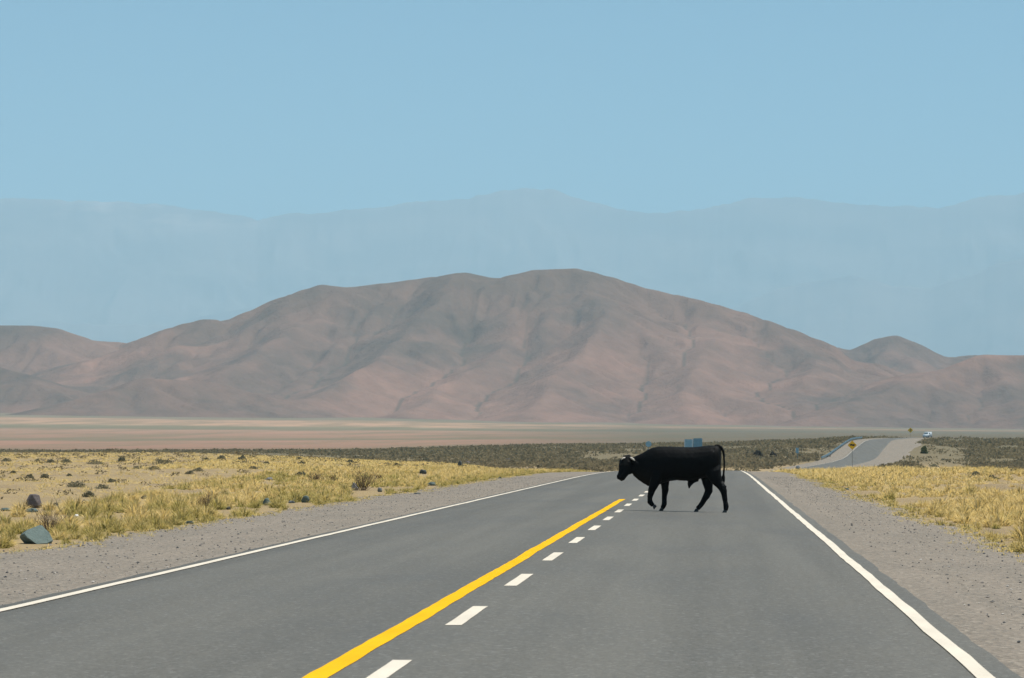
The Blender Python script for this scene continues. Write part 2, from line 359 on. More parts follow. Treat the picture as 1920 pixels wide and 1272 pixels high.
for pts, slope, ex in RIDGES:
    P = ridge_pts(pts); best = np.zeros_like(HXg)
    for a, b in zip(P, P[1:]):
        dx, dy = b.x-a.x, b.y-a.y; t = np.clip(((WX-a.x)*dx+(WY-a.y)*dy)/(dx*dx+dy*dy), 0, 1)
        d = np.hypot(WX-a.x-t*dx, WY-a.y-t*dy); hr = a.z+(b.z-a.z)*t-base
        hr = np.maximum(hr, 1); q = d/(hr*slope+60)
        f = np.where(q < 1, (1-np.minimum(q, 1))**ex, 0); rr = np.hypot(q, .05)-.05
        f = np.where(rr < 1, (1-np.minimum(rr, 1))**ex, 0)
        best = np.maximum(best, hr*f)
    acc += np.exp(np.clip(best/kS, 0, 60))-1
rel = kS*np.log(acc)
rel = rel*(1+.22*(fbm(HXg/260, HYg/230, 61, 4)-.5))+np.clip(rel/60, 0, 1)*9*(np.abs(fbm(HXg/120, HYg/120, 71, 4)-.5)*2-.3)
# fluvial erosion: flow routed downhill carves gullies
Z = base+rel; ny, nx = Z.shape; N = ny*nx; idx = np.arange(N).reshape(ny, nx)
OFF = [(-1, 0), (1, 0), (0, -1), (0, 1), (-1, -1), (-1, 1), (1, -1), (1, 1)]
area = np.ones(N)
for it in range(16):
    Zp = np.pad(Z, 1, 'edge'); bs = np.zeros_like(Z); rc = idx.copy()
    jit = rng.uniform(.85, 1.15, Z.shape)
    for dy_, dx_ in OFF:
        s_ = (Z-Zp[1+dy_:1+dy_+ny, 1+dx_:1+dx_+nx])/(HC*math.hypot(dy_, dx_))*jit
        up = s_ > bs; bs = np.where(up, s_, bs)
        rc = np.where(up, np.clip(idx+dy_*nx+dx_, 0, N-1), rc)
    order = np.argsort(-Z.ravel()).tolist(); rcl = rc.ravel().tolist(); al = [1.0]*N
    for i in order:
        j = rcl[i]
        if j != i: al[j] += al[i]
    area = np.array(al).reshape(ny, nx)
    e = .62*np.sqrt(area)*bs*np.clip(rel/25, 0, 1); e = np.minimum(e, bs*HC*.5)
    Z = Z-e
    lap = (np.roll(Z, 1, 0)+np.roll(Z, -1, 0)+np.roll(Z, 1, 1)+np.roll(Z, -1, 1))/4-Z
    Z = Z+lap*.12
rel2 = Z-base
# keep the skyline that the photo shows
SKYL = [(-600, 590), (-100, 600), (0, 611), (60, 611), (110, 616), (180, 640), (240, 643), (300, 620), (375, 599), (425, 601), (520, 560), (600, 534), (650, 540), (760, 527), (870, 511), (930, 523), (1000, 507), (1085, 504), (1150, 521), (1210, 541), (1300, 560), (1400, 588), (1480, 616), (1590, 658), (1640, 636), (1680, 629), (1715, 641), (1775, 671), (1830, 666), (1920, 667), (2100, 655), (2400, 645)]
su = np.array([ray(a, b)[0] for a, b in SKYL]); sv = np.array([ray(a, b)[1] for a, b in SKYL])
Ug = HXg/HYg; bins = np.clip(((Ug-su[0])/(su[-1]-su[0])*320).astype(int), 0, 319)
for _ in range(2):
    vv = (base+rel2-H)/HYg; mx = np.full(320, -1.); np.maximum.at(mx, bins.ravel(), vv.ravel())
    bc = su[0]+(np.arange(320)+.5)/320*(su[-1]-su[0]); tgt = np.interp(bc, su, sv); bv = .0045
    ratio = np.clip((tgt-bv)/np.maximum(mx-bv, .002), .5, 2.2)
    ratio = np.convolve(np.pad(ratio, 1, 'edge'), [.2, .6, .2], 'valid')
    sc_ = np.interp(Ug, bc, ratio); rel2 = rel2*(1+(sc_-1)*np.clip((HYg-6900)/700, 0, 1))
edge = np.clip((HXg-HX0)/300, 0, 1)*np.clip((HX1-HXg)/300, 0, 1)*np.clip((HYg-HY0)/100, 0, 1)*np.clip((HY1-HYg)/300, 0, 1)
Zf = base+np.maximum(rel2, -3)*edge-2.5+3.0*np.clip(rel2/10, 0, 1)*edge
def hill_material():
    k = NT('hill_rock', .95, .05); at_ = k.n('ShaderNodeAttribute', attribute_name='flow'); fl = at_.outputs['Fac']
    X, Y, Zz = k.sep(k.pos()); n1 = k.noise(k.pos((.0026, .0014, .003)), 1, 5, .5); n2 = k.noise(k.pos((.02, .012, .02)), 1, 5, .65); n3 = k.noise(k.pos((.006, .006, .006)), 1, 5, .6)
    c = k.ramp(n1, [(.32, (.105, .078, .06)), (.46, (.145, .095, .073)), (.56, (.25, .138, .10)), (.72, (.33, .18, .13))])
    c = k.mix(.28, c, k.ramp(n3, [(.36, (.07, .06, .046)), (.5, (.15, .10, .077)), (.64, (.37, .20, .145))]))
    c = k.mix(.3, c, k.ramp(n2, [(.3, (.07, .06, .05)), (.7, (.27, .18, .14))]))
    hi = k.ramp(k.math('DIVIDE', Zz, 450.), [(.5, 0.0), (.95, .65)]); c = k.mix(hi, c, (.115, .088, .066)); lf = k.ramp(k.math('DIVIDE', k.math('ADD', k.math('ADD', X, 2400.), k.math('MULTIPLY', k.math('SUBTRACT', n1, .5), 900.)), 1500.), [(.2, .6), (.75, 0.0)]); c = k.mix(lf, c, (.105, .078, .058))
    c = k.mix(k.ramp(fl, [(.32, 0.0), (.85, .6)]), c, (.085, .072, .055))
    k.color(c); k.bump(n2, 1, 9); return k.m
M_hill = hill_material()
flow = np.clip((np.log(area)-2.0)/5.5, 0, 1)*np.clip(rel2/15, 0, 1)
hl = mesh_np('hills', np.stack([HXg, HYg, Zf], -1).reshape(-1, 3), grid_faces(ny, nx), M_hill, attrs={'flow': ('FLOAT', flow)})
tag(hl, 'reddish brown bare desert hills rising behind the plain', 'hills', kind='structure')

# ---------------------------------------------------------------- far mountain ranges
def mountain_material():
    k = NT('far_mountain_rock', .95, .05); n1 = k.noise(k.pos((.0006, .0006, .0015)), 1, 7, .62); X, Y, Zz = k.sep(k.pos())
    c = k.ramp(n1, [(.35, (.15, .135, .14)), (.6, (.24, .20, .19))])
    n2 = k.noise(k.pos((.0009, .0004, .0025)), 1, 6, .65)
    lx = k.ramp(k.math('DIVIDE', k.math('ADD', X, 10500.), 8000.), [(.05, 0.0), (.28, 1.0), (.42, 1.0), (.62, 0.0)])
    lz = k.ramp(k.math('DIVIDE', Zz, 3700.), [(.78, 0.0), (.88, 1.0)])
    pm = k.math('MULTIPLY', k.math('MULTIPLY', lx, lz), k.ramp(n2, [(.47, 0.0), (.62, .6)]))
    c = k.mix(pm, c, (.72, .55, .48)); k.color(c); return k.m
M_mtn = mountain_material()
def range_(name, sky_, D0, depth, seed, label):
    us = np.array([ray(a, b)[0] for a, b in sky_]); vs = np.array([ray(a, b)[1] for a, b in sky_])
    uu = np.linspace(us[0], us[-1], 1100); tt = np.linspace(0, 1, 70)
    U, T = np.meshgrid(uu, tt); D = D0-depth*(1-T); X = U*D
    top = np.interp(uu, us, vs)+.0019*(fbm(uu*200, uu*0, seed, 6, .6)-.5)
    hmax = H+top[None, :]*D0-60
    wq = (fbm(U*30, T*3, seed+31, 3)-.5)*2.4; rid = 1-np.abs(fbm(U*45+2.2*T+wq, T*4-U*20+wq, seed+3, 5)-.5)*2; rid2 = 1-np.abs(fbm(U*120-3*T+wq*2, T*8+wq, seed+9, 4)-.5)*2
    prof = T**1.3*(1-.15*(1-rid)*(4*T*(1-T))**.8-.08*(1-rid2)*4*T*(1-T)*.8)
    Zm = 60+hmax*prof
    V = np.stack([X, D, Zm], -1)
    Vb = np.stack([uu*(D0+2500), np.full_like(uu, D0+2500), np.full_like(uu, 20.)], -1)
    V = np.concatenate([V.reshape(-1, 3), Vb]); o = mesh_np(name, V, grid_faces(71, 1100), M_mtn)
    return tag(o, label, 'mountains', kind='structure')
range_('mountains', [(-2500, 330), (-1200, 360), (-300, 380), (0, 372), (150, 375), (230, 380), (300, 385), (400, 395), (480, 410), (560, 400), (620, 398), (700, 392), (790, 377), (830, 378), (900, 365), (980, 352), (1040, 357), (1100, 375), (1180, 395), (1240, 400), (1300, 395), (1400, 375), (1440, 372), (1500, 371), (1600, 385), (1700, 387), (1760, 389), (1820, 376), (1900, 362), (2000, 350), (2600, 380), (3600, 360)],
       50000, 11000, 5, 'pale blue far mountain range fading into the haze')
range_('mountains', [(-2500, 600), (-900, 560), (-200, 590), (0, 600), (300, 610), (560, 560), (700, 530), (850, 560), (1100, 600), (1380, 575), (1450, 545), (1540, 525), (1600, 518), (1680, 535), (1740, 540), (1800, 520), (1870, 495), (1920, 488), (2100, 470), (2800, 500), (3600, 480)],
       42000, 6000, 15, 'nearer hazy blue range behind the brown hills')

# ---------------------------------------------------------------- haze
bmh = bmesh.new(); add_box(bmh, -60000, 60000, -60000, 60000, -60, 3950)
mh = bpy.data.materials.new('haze_air'); mh.use_nodes = True; th = mh.node_tree; th.nodes.clear()
ho = th.nodes.new('ShaderNodeOutputMaterial'); hv = th.nodes.new('ShaderNodeVolumePrincipled')
hv.inputs['Color'].default_value = (*HAZE_COLOR, 1); hv.inputs['Density'].default_value = HAZE_DENSITY; hv.inputs['Anisotropy'].default_value = .0
th.links.new(hv.outputs[0], ho.inputs['Volume'])
hz = obj_bm('haze', bmh, mh); tag(hz, 'pale blue haze filling the air over the plain', 'haze', kind='stuff')

# ---------------------------------------------------------------- bull
S = .001932
def BP(cx, cy, y=0.0): return Vector(((cx-960)*S, y, (900+(cx-960)*.028-cy)*S))
def bull_material():
    k = NT('black_coat', .6, .13); n = k.noise(k.pos(obj=True), 9, 5, .65); f = k.noise(k.pos((30, 30, 12), obj=True), 4, 4, .7)
    c = k.ramp(n, [(.3, (.001, .0013, .0016)), (.7, (.003, .0036, .0042))])
    for (cx_, cy_, yy_), rr_, amt in (((1345, 268, -.235), .030, .30), ((1338, 276, -.235), .022, .22), ((1447, 598, -.20), .035, .20), ((1452, 625, -.20), .03, .12)):  # pale marks on hip and hock: glints of light painted into the coat colour
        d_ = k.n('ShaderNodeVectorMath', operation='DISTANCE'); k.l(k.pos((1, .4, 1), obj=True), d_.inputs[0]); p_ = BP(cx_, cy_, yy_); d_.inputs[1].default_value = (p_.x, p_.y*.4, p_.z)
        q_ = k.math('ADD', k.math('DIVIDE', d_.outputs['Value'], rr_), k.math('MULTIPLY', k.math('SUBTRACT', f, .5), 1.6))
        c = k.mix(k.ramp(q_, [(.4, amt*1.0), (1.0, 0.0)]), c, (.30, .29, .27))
    k.color(c)
    k.l(k.ramp(f, [(.3, .5), (.7, .8)]), k.b.inputs['Roughness']); k.bump(f, .5, .008); return k.m
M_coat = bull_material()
def build_bull():
    bm = bmesh.new()
    ST = [(465, 335, 480, .06), (500, 318, 520, .085), (545, 296, 548, .10), (590, 276, 580, .12), (630, 250, 612, .15), (680, 226, 628, .19), (740, 213, 626, .225),
          (800, 211, 606, .235), (870, 213, 582, .245), (950, 217, 572, .258), (1040, 220, 578, .265), (1120, 220, 580, .262), (1190, 216, 562, .25),
          (1250, 209, 545, .24), (1310, 204, 535, .228), (1360, 206, 515, .205), (1392, 222, 490, .165), (1410, 250, 455, .11), (1416, 300, 410, .05)]
    rings = []; seg = 20
    for cx, t, b, wd in ST:
        a = BP(cx, t); c = BP(cx, b); zc = (a.z+c.z)/2; hh = (a.z-c.z)/2; ring = []
        for k in range(seg):
            an = k/seg*math.tau; ca, sa = math.cos(an), math.sin(an)
            e = .86; yy_ = wd*math.copysign(abs(ca)**e, ca); zz_ = hh*math.copysign(abs(sa)**e, sa)
            yy_ *= 1-.12*max(0, sa)**2 - .18*max(0, -sa)**3
            ring.append(bm.verts.new((a.x, yy_, zc+zz_)))
        rings.append(ring)
    for r0, r1 in zip(rings, rings[1:]):
        for k in range(seg): bm.faces.new((r0[k], r0[(k+1) % seg], r1[(k+1) % seg], r1[k]))
    bm.faces.new(rings[0][::-1]); bm.faces.new(rings[-1])
    T = lambda pts, seg=14:  add_tube(bm, [BP(*p[:3]) for p in pts], [(p[3]+.008*(p[3] > .03), (p[4] if len(p) > 4 else p[3])+.006*(p[3] > .03)) for p in pts], seg)
    # head, turned a little towards the road's near side
    T([(462, 318, .0, .045, .06), (432, 335, -.02, .085, .085), (416, 372, -.04, .128, .105), (411, 425, -.07, .132, .105), (400, 475, -.10, .112, .085), (382, 515, -.125, .090, .072), (368, 540, -.14, .083, .066), (362, 562, -.145, .055, .05)])
    T([(500, 420, -.0, .13, .09), (450, 440, -.04, .12, .09), (420, 470, -.07, .09, .08)])              # cheek into throat
    T([(340, 536, -.135, .028, .05), (372, 540, -.14, .07, .07), (404, 534, -.13, .05, .06)])          # muzzle
    T([(380, 365, -.11, .03), (368, 385, -.12, .02)]); T([(440, 378, -.12, .035), (452, 398, -.13, .02)])
    # ears
    T([(478, 350, -.09, .028, .02), (510, 372, -.13, .036, .016), (545, 392, -.16, .026, .012), (560, 402, -.17, .008, .006)], 8)
    T([(400, 350, .06, .028, .02), (385, 368, .12, .034, .016), (372, 386, .16, .010, .008)], 8)
    # brisket and sheath
    T([(520, 480, 0, .09, .07), (575, 530, 0, .085, .06), (640, 575, 0, .08, .06)])
    T([(640, 560, 0, .10, .07), (670, 600, 0, .07, .05), (700, 610, 0, .06, .05)])
    T([(1150, 540, 0, .10, .07), (1105, 580, 0, .066, .04), (1090, 615, 0, .042, .028), (1085, 640, 0, .025, .02), (1084, 662, 0, .010, .010)])
    # near fore leg (lifted), far fore leg, far hind leg, near hind leg
    T([(765, 430, -.05, .12, .08), (752, 500, -.14, .13, .10), (738, 570, -.15, .102, .085), (716, 630, -.15, .082, .07), (694, 690, -.15, .062, .055), (684, 730, -.15, .050, .044), (680, 765, -.15, .042, .038), (682, 795, -.15, .050, .044), (702, 822, -.15, .040, .036), (718, 836, -.15, .034, .03)])
    T([(812, 500, .12, .13, .09), (818, 575, .13, .088, .075), (822, 640, .13, .070, .06), (824, 680, .13, .064, .055), (818, 725, .13, .050, .042), (815, 780, .13, .044, .038), (817, 825, .13, .046, .042), (802, 858, .13, .040, .038), (795, 870, .13, .04, .04)])
    T([(1266, 450, .04, .15, .08), (1262, 540, .12, .125, .09), (1272, 610, .12, .096, .075), (1282, 655, .12, .082, .06), (1284, 690, .12, .074, .052), (1262, 740, .12, .062, .045), (1232, 790, .12, .050, .038), (1204, 836, .12, .046, .040), (1180, 864, .12, .044, .040), (1168, 876, .12, .04, .04)])
    T([(1325, 400, -.03, .13, .09), (1330, 450, -.10, .175, .09), (1342, 490, -.13, .16, .095), (1368, 550, -.14, .125, .085), (1402, 605, -.14, .092, .07), (1438, 650, -.14, .076, .055), (1455, 690, -.14, .062, .045), (1464, 745, -.14, .048, .038), (1474, 800, -.14, .044, .036), (1484, 850, -.14, .047, .042), (1480, 882, -.14, .04, .038), (1478, 892, -.14, .04, .038)])
    T([(1470, 640, -.14, .030, .028), (1484, 640, -.14, .014, .02)])
    T([(1300, 690, .12, .040, .03), (1318, 684, .12, .014, .02)])
    # tail
    T([(1350, 212, 0, .03), (1385, 212, 0, .032), (1414, 226, 0, .029), (1434, 258, -.01, .026), (1444, 310, -.01, .024), (1449, 380, -.01, .022), (1448, 460, -.01, .022), (1444, 515, -.01, .025), (1441, 550, -.01, .034), (1447, 580, -.01, .028), (1453, 612, -.01, .010)], 10)
    me = bpy.data.meshes.new('tmp'); bm.to_mesh(me); bm.free(); tmp = bpy.data.objects.new('tmp', me); col.objects.link(tmp)
    md = tmp.modifiers.new('r', 'REMESH'); md.mode = 'VOXEL'; md.voxel_size = .0115
    m2 = tmp.modifiers.new('s', 'SMOOTH'); m2.factor = .5; m2.iterations = 5
    dg = bpy.context.evaluated_depsgraph_get(); ev = tmp.evaluated_get(dg); me2 = bpy.data.meshes.new_from_object(ev)
    bpy.data.objects.remove(tmp)
    n = len(me2.vertices); co = np.empty(n*3, np.float32); me2.vertices.foreach_get('co', co); co = co.reshape(-1, 3)
    no = np.empty(n*3, np.float32); me2.vertices.foreach_get('normal', no); no = no.reshape(-1, 3)
    f = fbm(co[:, 0]*14+co[:, 1]*9, co[:, 2]*14, 3, 3)-.5; co = co+no*(f*.012)[:, None]
    me2.vertices.foreach_set('co', co.ravel().astype(np.float32)); me2.polygons.foreach_set('use_smooth', [True]*len(me2.polygons)); me2.update()
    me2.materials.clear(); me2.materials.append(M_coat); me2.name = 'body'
    root = empty('bull', (0, 0, 0)); b = bpy.data.objects.new('body', me2); col.objects.link(b); b.parent = root
    hm = simple('horn_material', (.62, .55, .47), .5, .15, 20); hf = simple('hoof_material', (.035, .036, .036), .45, .3, 20)
    for pts in ([(412, 330, -.085, .020), (394, 331, -.12, .018), (380, 340, -.15, .012), (372, 354, -.165, .004)],
                [(464, 328, -.075, .018), (482, 337, -.12, .021), (500, 346, -.155, .017), (517, 361, -.18, .005)]):
        q = bmesh.new(); add_tube(q, [BP(*p[:3]) for p in pts], [p[3] for p in pts], 10); obj_bm('horn', q, hm, root, True)
    em = simple('eye_material', (.01, .008, .006), .15, .1, 5)
    for p in ((438, 402, -.165), (372, 402, -.155)):
        q = bmesh.new(); bmesh.ops.create_uvsphere(q, u_segments=12, v_segments=8, radius=.017); bmesh.ops.translate(q, verts=q.verts, vec=BP(*p)); obj_bm('eye', q, em, root, True)
    def hoof(cx, cy, y, ang_, lift):
        q = bmesh.new()
        for sy in (-1, 1):   # cloven: two toes
            lo = [(-.062, 0), (-.03, 0), (.0, 0), (.038, 0), (.044, .045), (.03, .066), (-.018, .066), (-.04, .038)]
            vs0 = [q.verts.new((x*.95, sy*.004, z)) for x, z in lo]; vs1 = [q.verts.new((x*.82, sy*.036, z*.95)) for x, z in lo]
            q.faces.new(vs0); q.faces.new(vs1[::-1])
            for i in range(len(lo)): q.faces.new((vs0[i], vs1[i], vs1[(i+1) % len(lo)], vs0[(i+1) % len(lo)]))
        bmesh.ops.recalc_face_normals(q, faces=q.faces)
        bmesh.ops.bevel(q, geom=list(q.edges), offset=.004, segments=1, affect='EDGES')
        bmesh.ops.rotate(q, verts=q.verts, cent=(0, 0, .05), matrix=Matrix.Rotation(ang_, 3, 'Y'))
        p = BP(cx, cy, y); p.z = lift if lift is not None else p.z; bmesh.ops.translate(q, verts=q.verts, vec=p); obj_bm('hoof', q, hf, root, False)
    hoof(724, 842, -.15, -.9, (893-866)*S); hoof(790, 890, .13, 0, 0); hoof(1160, 903, .12, 0, 0); hoof(1473, 915, -.14, 0, 0)
    # unused grey for the painted glints on hip and hock
    pm = simple('hide_glint', (.16, .15, .14), .6, .4, 60)
    return root
bull = build_bull()
bx, by = -.785, 73.3
zb = hgt1(bx, by)+.052
bull.location = (bx-.0, by, zb); bull.rotation_euler = (0, .02, R(-6)); bull.scale = (1.025, 1.02, 1.015)
tag(bull, 'young black bull with short pale horns walking across the road', 'bull')

# ---------------------------------------------------------------- grass tussocks
def grass_material():
    k = NT('tussock_grass', .85, .15); at_ = k.n('ShaderNodeAttribute', attribute_name='tint')
    oi = k.n('ShaderNodeObjectInfo'); n = k.noise(k.pos(), .8, 3)
    c = k.mix(k.ramp(n, [(.3, 0.0), (.75, .12)]), at_.outputs['Color'], (.62, .45, .19))
    c = k.mix(k.ramp(oi.outputs['Random'], [(0, 0.0), (1, .2)]), c, (.25, .22, .05)); k.color(c)
    upn = k.n('ShaderNodeVectorMath', operation='MULTIPLY_ADD'); k.l(k.n('ShaderNodeNewGeometry').outputs['Normal'], upn.inputs[0]); upn.inputs[1].default_value = (.25, .25, .25); upn.inputs[2].default_value = (0, 0, 1)
    nn = k.n('ShaderNodeVectorMath', operation='NORMALIZE'); k.l(upn.outputs[0], nn.inputs[0]); k.l(nn.outputs[0], k.b.inputs['Normal'])
    tr = k.n('ShaderNodeBsdfTranslucent'); k.l(c, tr.inputs[0]); ms = k.n('ShaderNodeMixShader'); ms.inputs[0].default_value = .25
    out = [x for x in k.t.nodes if x.type == 'OUTPUT_MATERIAL'][0]; k.l(k.b.outputs[0], ms.inputs[1]); k.l(tr.outputs[0], ms.inputs[2]); k.l(ms.outputs[0], out.inputs[0])
    return k.m
M_grass = grass_material()
STRAW = np.array([(.88, .64, .26), (.84, .60, .22), (.90, .73, .38), (.66, .48, .20), (.80, .56, .17)])
def blades(cx, cy, cz, hh, rr, nb, green, wd, r_=rng):
    """arrays of tufts -> V, F, tint; nb blades each"""
    n = len(cx); rep = lambda a: np.repeat(a, nb); N_ = n*nb
    az = r_.uniform(0, math.tau, N_); q = np.sqrt(r_.uniform(0, 1, N_)); h = rep(hh)*r_.uniform(.6, 1.12, N_)*(1.05-.6*q*q); rad_ = rep(rr)
    bx_ = rep(cx)+np.cos(az)*q*rad_*.42; by_ = rep(cy)+np.sin(az)*q*rad_*.42; bz_ = rep(cz)-.03
    ln = rad_*(.25+.75*q)*r_.uniform(.5, 1.1, N_); az2 = az+r_.normal(0, .35, N_)
    ox, oy = np.cos(az2)*ln, np.sin(az2)*ln; fa = r_.uniform(0, math.tau, N_); wx_, wy_ = np.cos(fa), np.sin(fa); w0 = rep(wd)*r_.uniform(.7, 1.4, N_)*.5
    V = []
    for t, wz in ((0, .8), (.55, 1.0), (1, .25)):
        x = bx_+ox*t**1.6; y = by_+oy*t**1.6; z = bz_+h*(1.25*t-.25*t*t*(1+q))
        V += [np.stack([x-wx_*w0*wz, y-wy_*w0*wz, z], -1), np.stack([x+wx_*w0*wz, y+wy_*w0*wz, z], -1)]
    V = np.stack(V, 1).reshape(-1, 3); b = np.arange(N_)[:, None]*6
    Fc = np.concatenate([b+np.array([[0, 1, 3, 2]]), b+np.array([[2, 3, 5, 4]])], 0)
    st = STRAW[r_.integers(0, 5, N_)]*r_.uniform(.8, 1.12, (N_, 1)); gr = np.array([.13, .15, .016])*r_.uniform(.6, 1.6, (N_, 1)); g_ = rep(green)[:, None]*r_.uniform(.7, 1.2, (N_, 1))
    C = []
    for t in (0, .55, 1): m = np.clip(g_*(1.25-t*.95), 0, 1); c = st*(1-m)+gr*m; C += [c, c]
    C = np.stack(C, 1).reshape(-1, 3); C = np.concatenate([C, np.ones((len(C), 1))], 1); return V, Fc, C
tussock_proto = {}
def tussock_mesh(kind, i):
    gr = {'straw': .12, 'mixed': .6, 'green': 1.0}[kind]; nb = 190; r_ = np.random.default_rng(100+i+int(gr*50))
    V, Fc, C = blades(np.zeros(1), np.zeros(1), np.zeros(1), np.ones(1)*1.0, np.ones(1)*.75, nb, np.array([gr]), np.ones(1)*.026, r_)
    o = mesh_np('grass_tussock', V, Fc, M_grass, False, {'tint': ('FLOAT_COLOR', C)}); return o
for kd in ('straw', 'mixed', 'green'):
    for i in range(4):
        tussock_proto[(kd, i)] = [tussock_mesh(kd, i), False]
TLAB = {('straw', 'L'): 'golden straw grass tussock in the band of grass left of the road', ('mixed', 'L'): 'green based yellow grass tussock in the band of grass left of the road',
        ('green', 'L'): 'bright green grass tuft along the left gravel edge', ('straw', 'R'): 'golden straw grass tussock beside the right gravel shoulder',
        ('mixed', 'R'): 'green based yellow grass tussock beside the right gravel shoulder', ('green', 'R'): 'small green grass tuft along the right gravel edge'}
def place_tussock(x, y, h, kind, side):
    i = random.randrange(4); p, used = tussock_proto[(kind, i)]
    if used: o = p.copy(); col.objects.link(o)
    else: o = p; tussock_proto[(kind, i)][1] = True
    o.location = (x, y, hgt1(x, y)-.02); o.rotation_euler.z = random.uniform(0, 6.28); s = h*random.uniform(.85, 1.15)
    o.scale = (s*random.uniform(.9, 1.3), s*random.uniform(.9, 1.3), s)
    tag(o, TLAB[(kind, side)], 'grass tussock', 'grass tussocks '+('left' if side == 'L' else 'right')+' of the road'); return o
cand = []   # (x, y, h, greenness, side)
def bandw(D): return np.interp(D, [40, 60, 85, 137, 200, 270], [7, 6.5, 6, 10, 14, 12])
nC = 11500
ya = rng.uniform(0, 1, nC)**.8*250+38; xa = cen(ya)+edgeL(ya)-.0-rng.uniform(0, 1, nC)**1.15*bandw(ya)
cl = fbm(xa/2.2, ya/5., 77, 3)
for x, y, c in zip(xa, ya, cl):
    if c < .42: continue
    d = -(x-(cen(y)+edgeL(y))); e = math.exp(-d/1.6)
    cand.append((x, y, random.choice((.12, .15, .18, .22, .3))*random.uniform(.85, 1.15)*(1 if d > .5 else .75), min(1, .0+.95*math.exp(-d/.9)+(1.1 if fbm(np.array([x*.9]), np.array([y*.28]), 55, 2)[0] > .56 else random.choice((0, 0, 0, .15, .8)))*(1 if y < 165 else .55)), 'L'))
nR = 7000
ya = 34+rng.uniform(0, 1, nR)**.75*230; xa = cen(ya)+edgeR(ya)+rng.uniform(0, 1, nR)**1.2*np.interp(ya, [30, 80, 260], [4, 7.5, 24])
cl = fbm(xa/1.8, ya/7., 177, 3)
for x, y, c in zip(xa, ya, cl):
    if c < .40: continue
    d = x-(cen(y)+edgeR(y)); e = math.exp(-d/.7)
    cand.append((x, y, random.choice((.13, .17, .21, .25, .31))*random.uniform(.85, 1.15)*(1 if d > .6 else .6), min(1, .8*e+(random.uniform(.3, .9) if random.random() < .14 else 0)), 'R'))
ROCKPX = [(64, 1020, 66), (62, 953, 33), (104, 954, 14), (58, 961, 28), (10, 959, 22), (161, 944, 18), (222, 962, 9), (270, 936, 13), (500, 948, 18), (572, 943, 17), (546, 944, 14), (428, 956, 10), (665, 920, 14), (712, 923, 10), (809, 911, 19), (793, 889, 15), (862, 876, 9), (876, 872, 13), (951, 866, 14), (505, 901, 14), (1496, 880, 9), (92, 1000, 22), (680, 918, 36), (143, 979, 9)]
CLEAR = [(at_ground(a, b), c_) for a, b, c_ in ROCKPX]
def vis(x, y):
    u = x/y
    if not ray(-12, 900)[0] < u < ray(1932, 900)[0]: return False
    for p, w_ in CLEAR:
        hw = (w_*.5+5)/F
        if abs(u-p.x/p.y) < hw and p.y*.84 < y < p.y+.5: return False
    return True
cand = [c for c in cand if vis(c[0], c[1])]
cand.sort(key=lambda c: -c[2]/c[1])
indiv, rest = cand[:285], cand[285:]
for x, y, h, gr, sd_ in indiv: place_tussock(x, y, h, 'green' if gr > .8 else 'mixed' if gr > .38 else 'straw', sd_)
for px, py in [(20, 1012), (128, 992), (270, 985), (640, 925), (480, 942), (745, 908), (405, 950)]:
    p = at_ground(px, py); place_tussock(p.x, p.y, .24, 'green', 'L')
for px, py in [(1562, 907), (1636, 932), (1732, 951), (1783, 972), (1868, 992)]:
    p = at_ground(px, py); place_tussock(p.x, p.y, .16, 'green', 'R')
c = np.array([(a, b, h, g_) for a, b, h, g_, _ in rest]); D = c[:, 1]
Vs, Fs, Cs, off = [], [], [], 0
def accum(t):
    global off
    V, Fc, C = t; Vs.append(V); Fs.append(Fc+off); Cs.append(C); off += len(V)
accum(blades(c[:, 0], c[:, 1], hgt(c[:, 0], c[:, 1]), c[:, 2], c[:, 2]*.9, 40, c[:, 3], np.maximum(.009, D*.00011)))
# low straw tufts of the open field, left and right, out to the crest
nF = 42000
D = 40+600*rng.uniform(0, 1, nF)**.75; u = rng.uniform(-.235, -.02, nF); x = u*D; ok = (x < cen(D)+edgeL(D)-2.0); x, D = x[ok], D[ok]
dn = fbm(x/7, D/22, 201, 3); ok = rng.uniform(0, 1, len(x)) < np.clip((dn-.3)*3, .12, 1); x, D = x[ok], D[ok]
h = rng.uniform(.05, .14, len(x))*np.where(rng.uniform(0, 1, len(x)) < .12, 2.0, 1)
accum(blades(x, D, hgt(x, D), h, h*1.5, 16, rng.uniform(0, .45, len(x)), np.maximum(.009, D*.00011)))
nF = 3400
D = 150+170*rng.uniform(0, 1, nF); x = cen(D)+edgeR(D)+rng.uniform(0, 1, nF)*34; h = rng.uniform(.12, .42, nF)
accum(blades(x, D, hgt(x, D), h, h*1.1, 30, rng.uniform(0, .35, nF), np.maximum(.012, D*.00012)))
nF = 9000
D = 190+360*rng.uniform(0, 1, nF); x = cen(D)+edgeL(D)-1-rng.uniform(0, 1, nF)**1.3*D*.11; h = rng.uniform(.10, .30, nF)
accum(blades(x, D, hgt(x, D), h, h*1.2, 14, rng.uniform(0, .4, nF), np.maximum(.012, D*.00013)))
# short tufts creeping over the gravel edge
nF = 1500
D = 36+150*rng.uniform(0, 1, nF)**1.2; sL = rng.uniform(0, 1, nF) < .5
x = np.where(sL, cen(D)+edgeL(D)+np.abs(rng.normal(0, .35, nF)), cen(D)+edgeR(D)-np.abs(rng.normal(0, .22, nF))); h = rng.uniform(.03, .11, nF)
accum(blades(x, D, hgt(x, D)+.02, h, h*1.3, 14, rng.uniform(.1, .9, nF), np.full(nF, .009)))
gs = mesh_np('grass', np.concatenate(Vs), np.concatenate(Fs), M_grass, False, {'tint': ('FLOAT_COLOR', np.concatenate(Cs))})
tag(gs, 'dry yellow bunch grass covering the verges and the field', 'grass', kind='stuff')

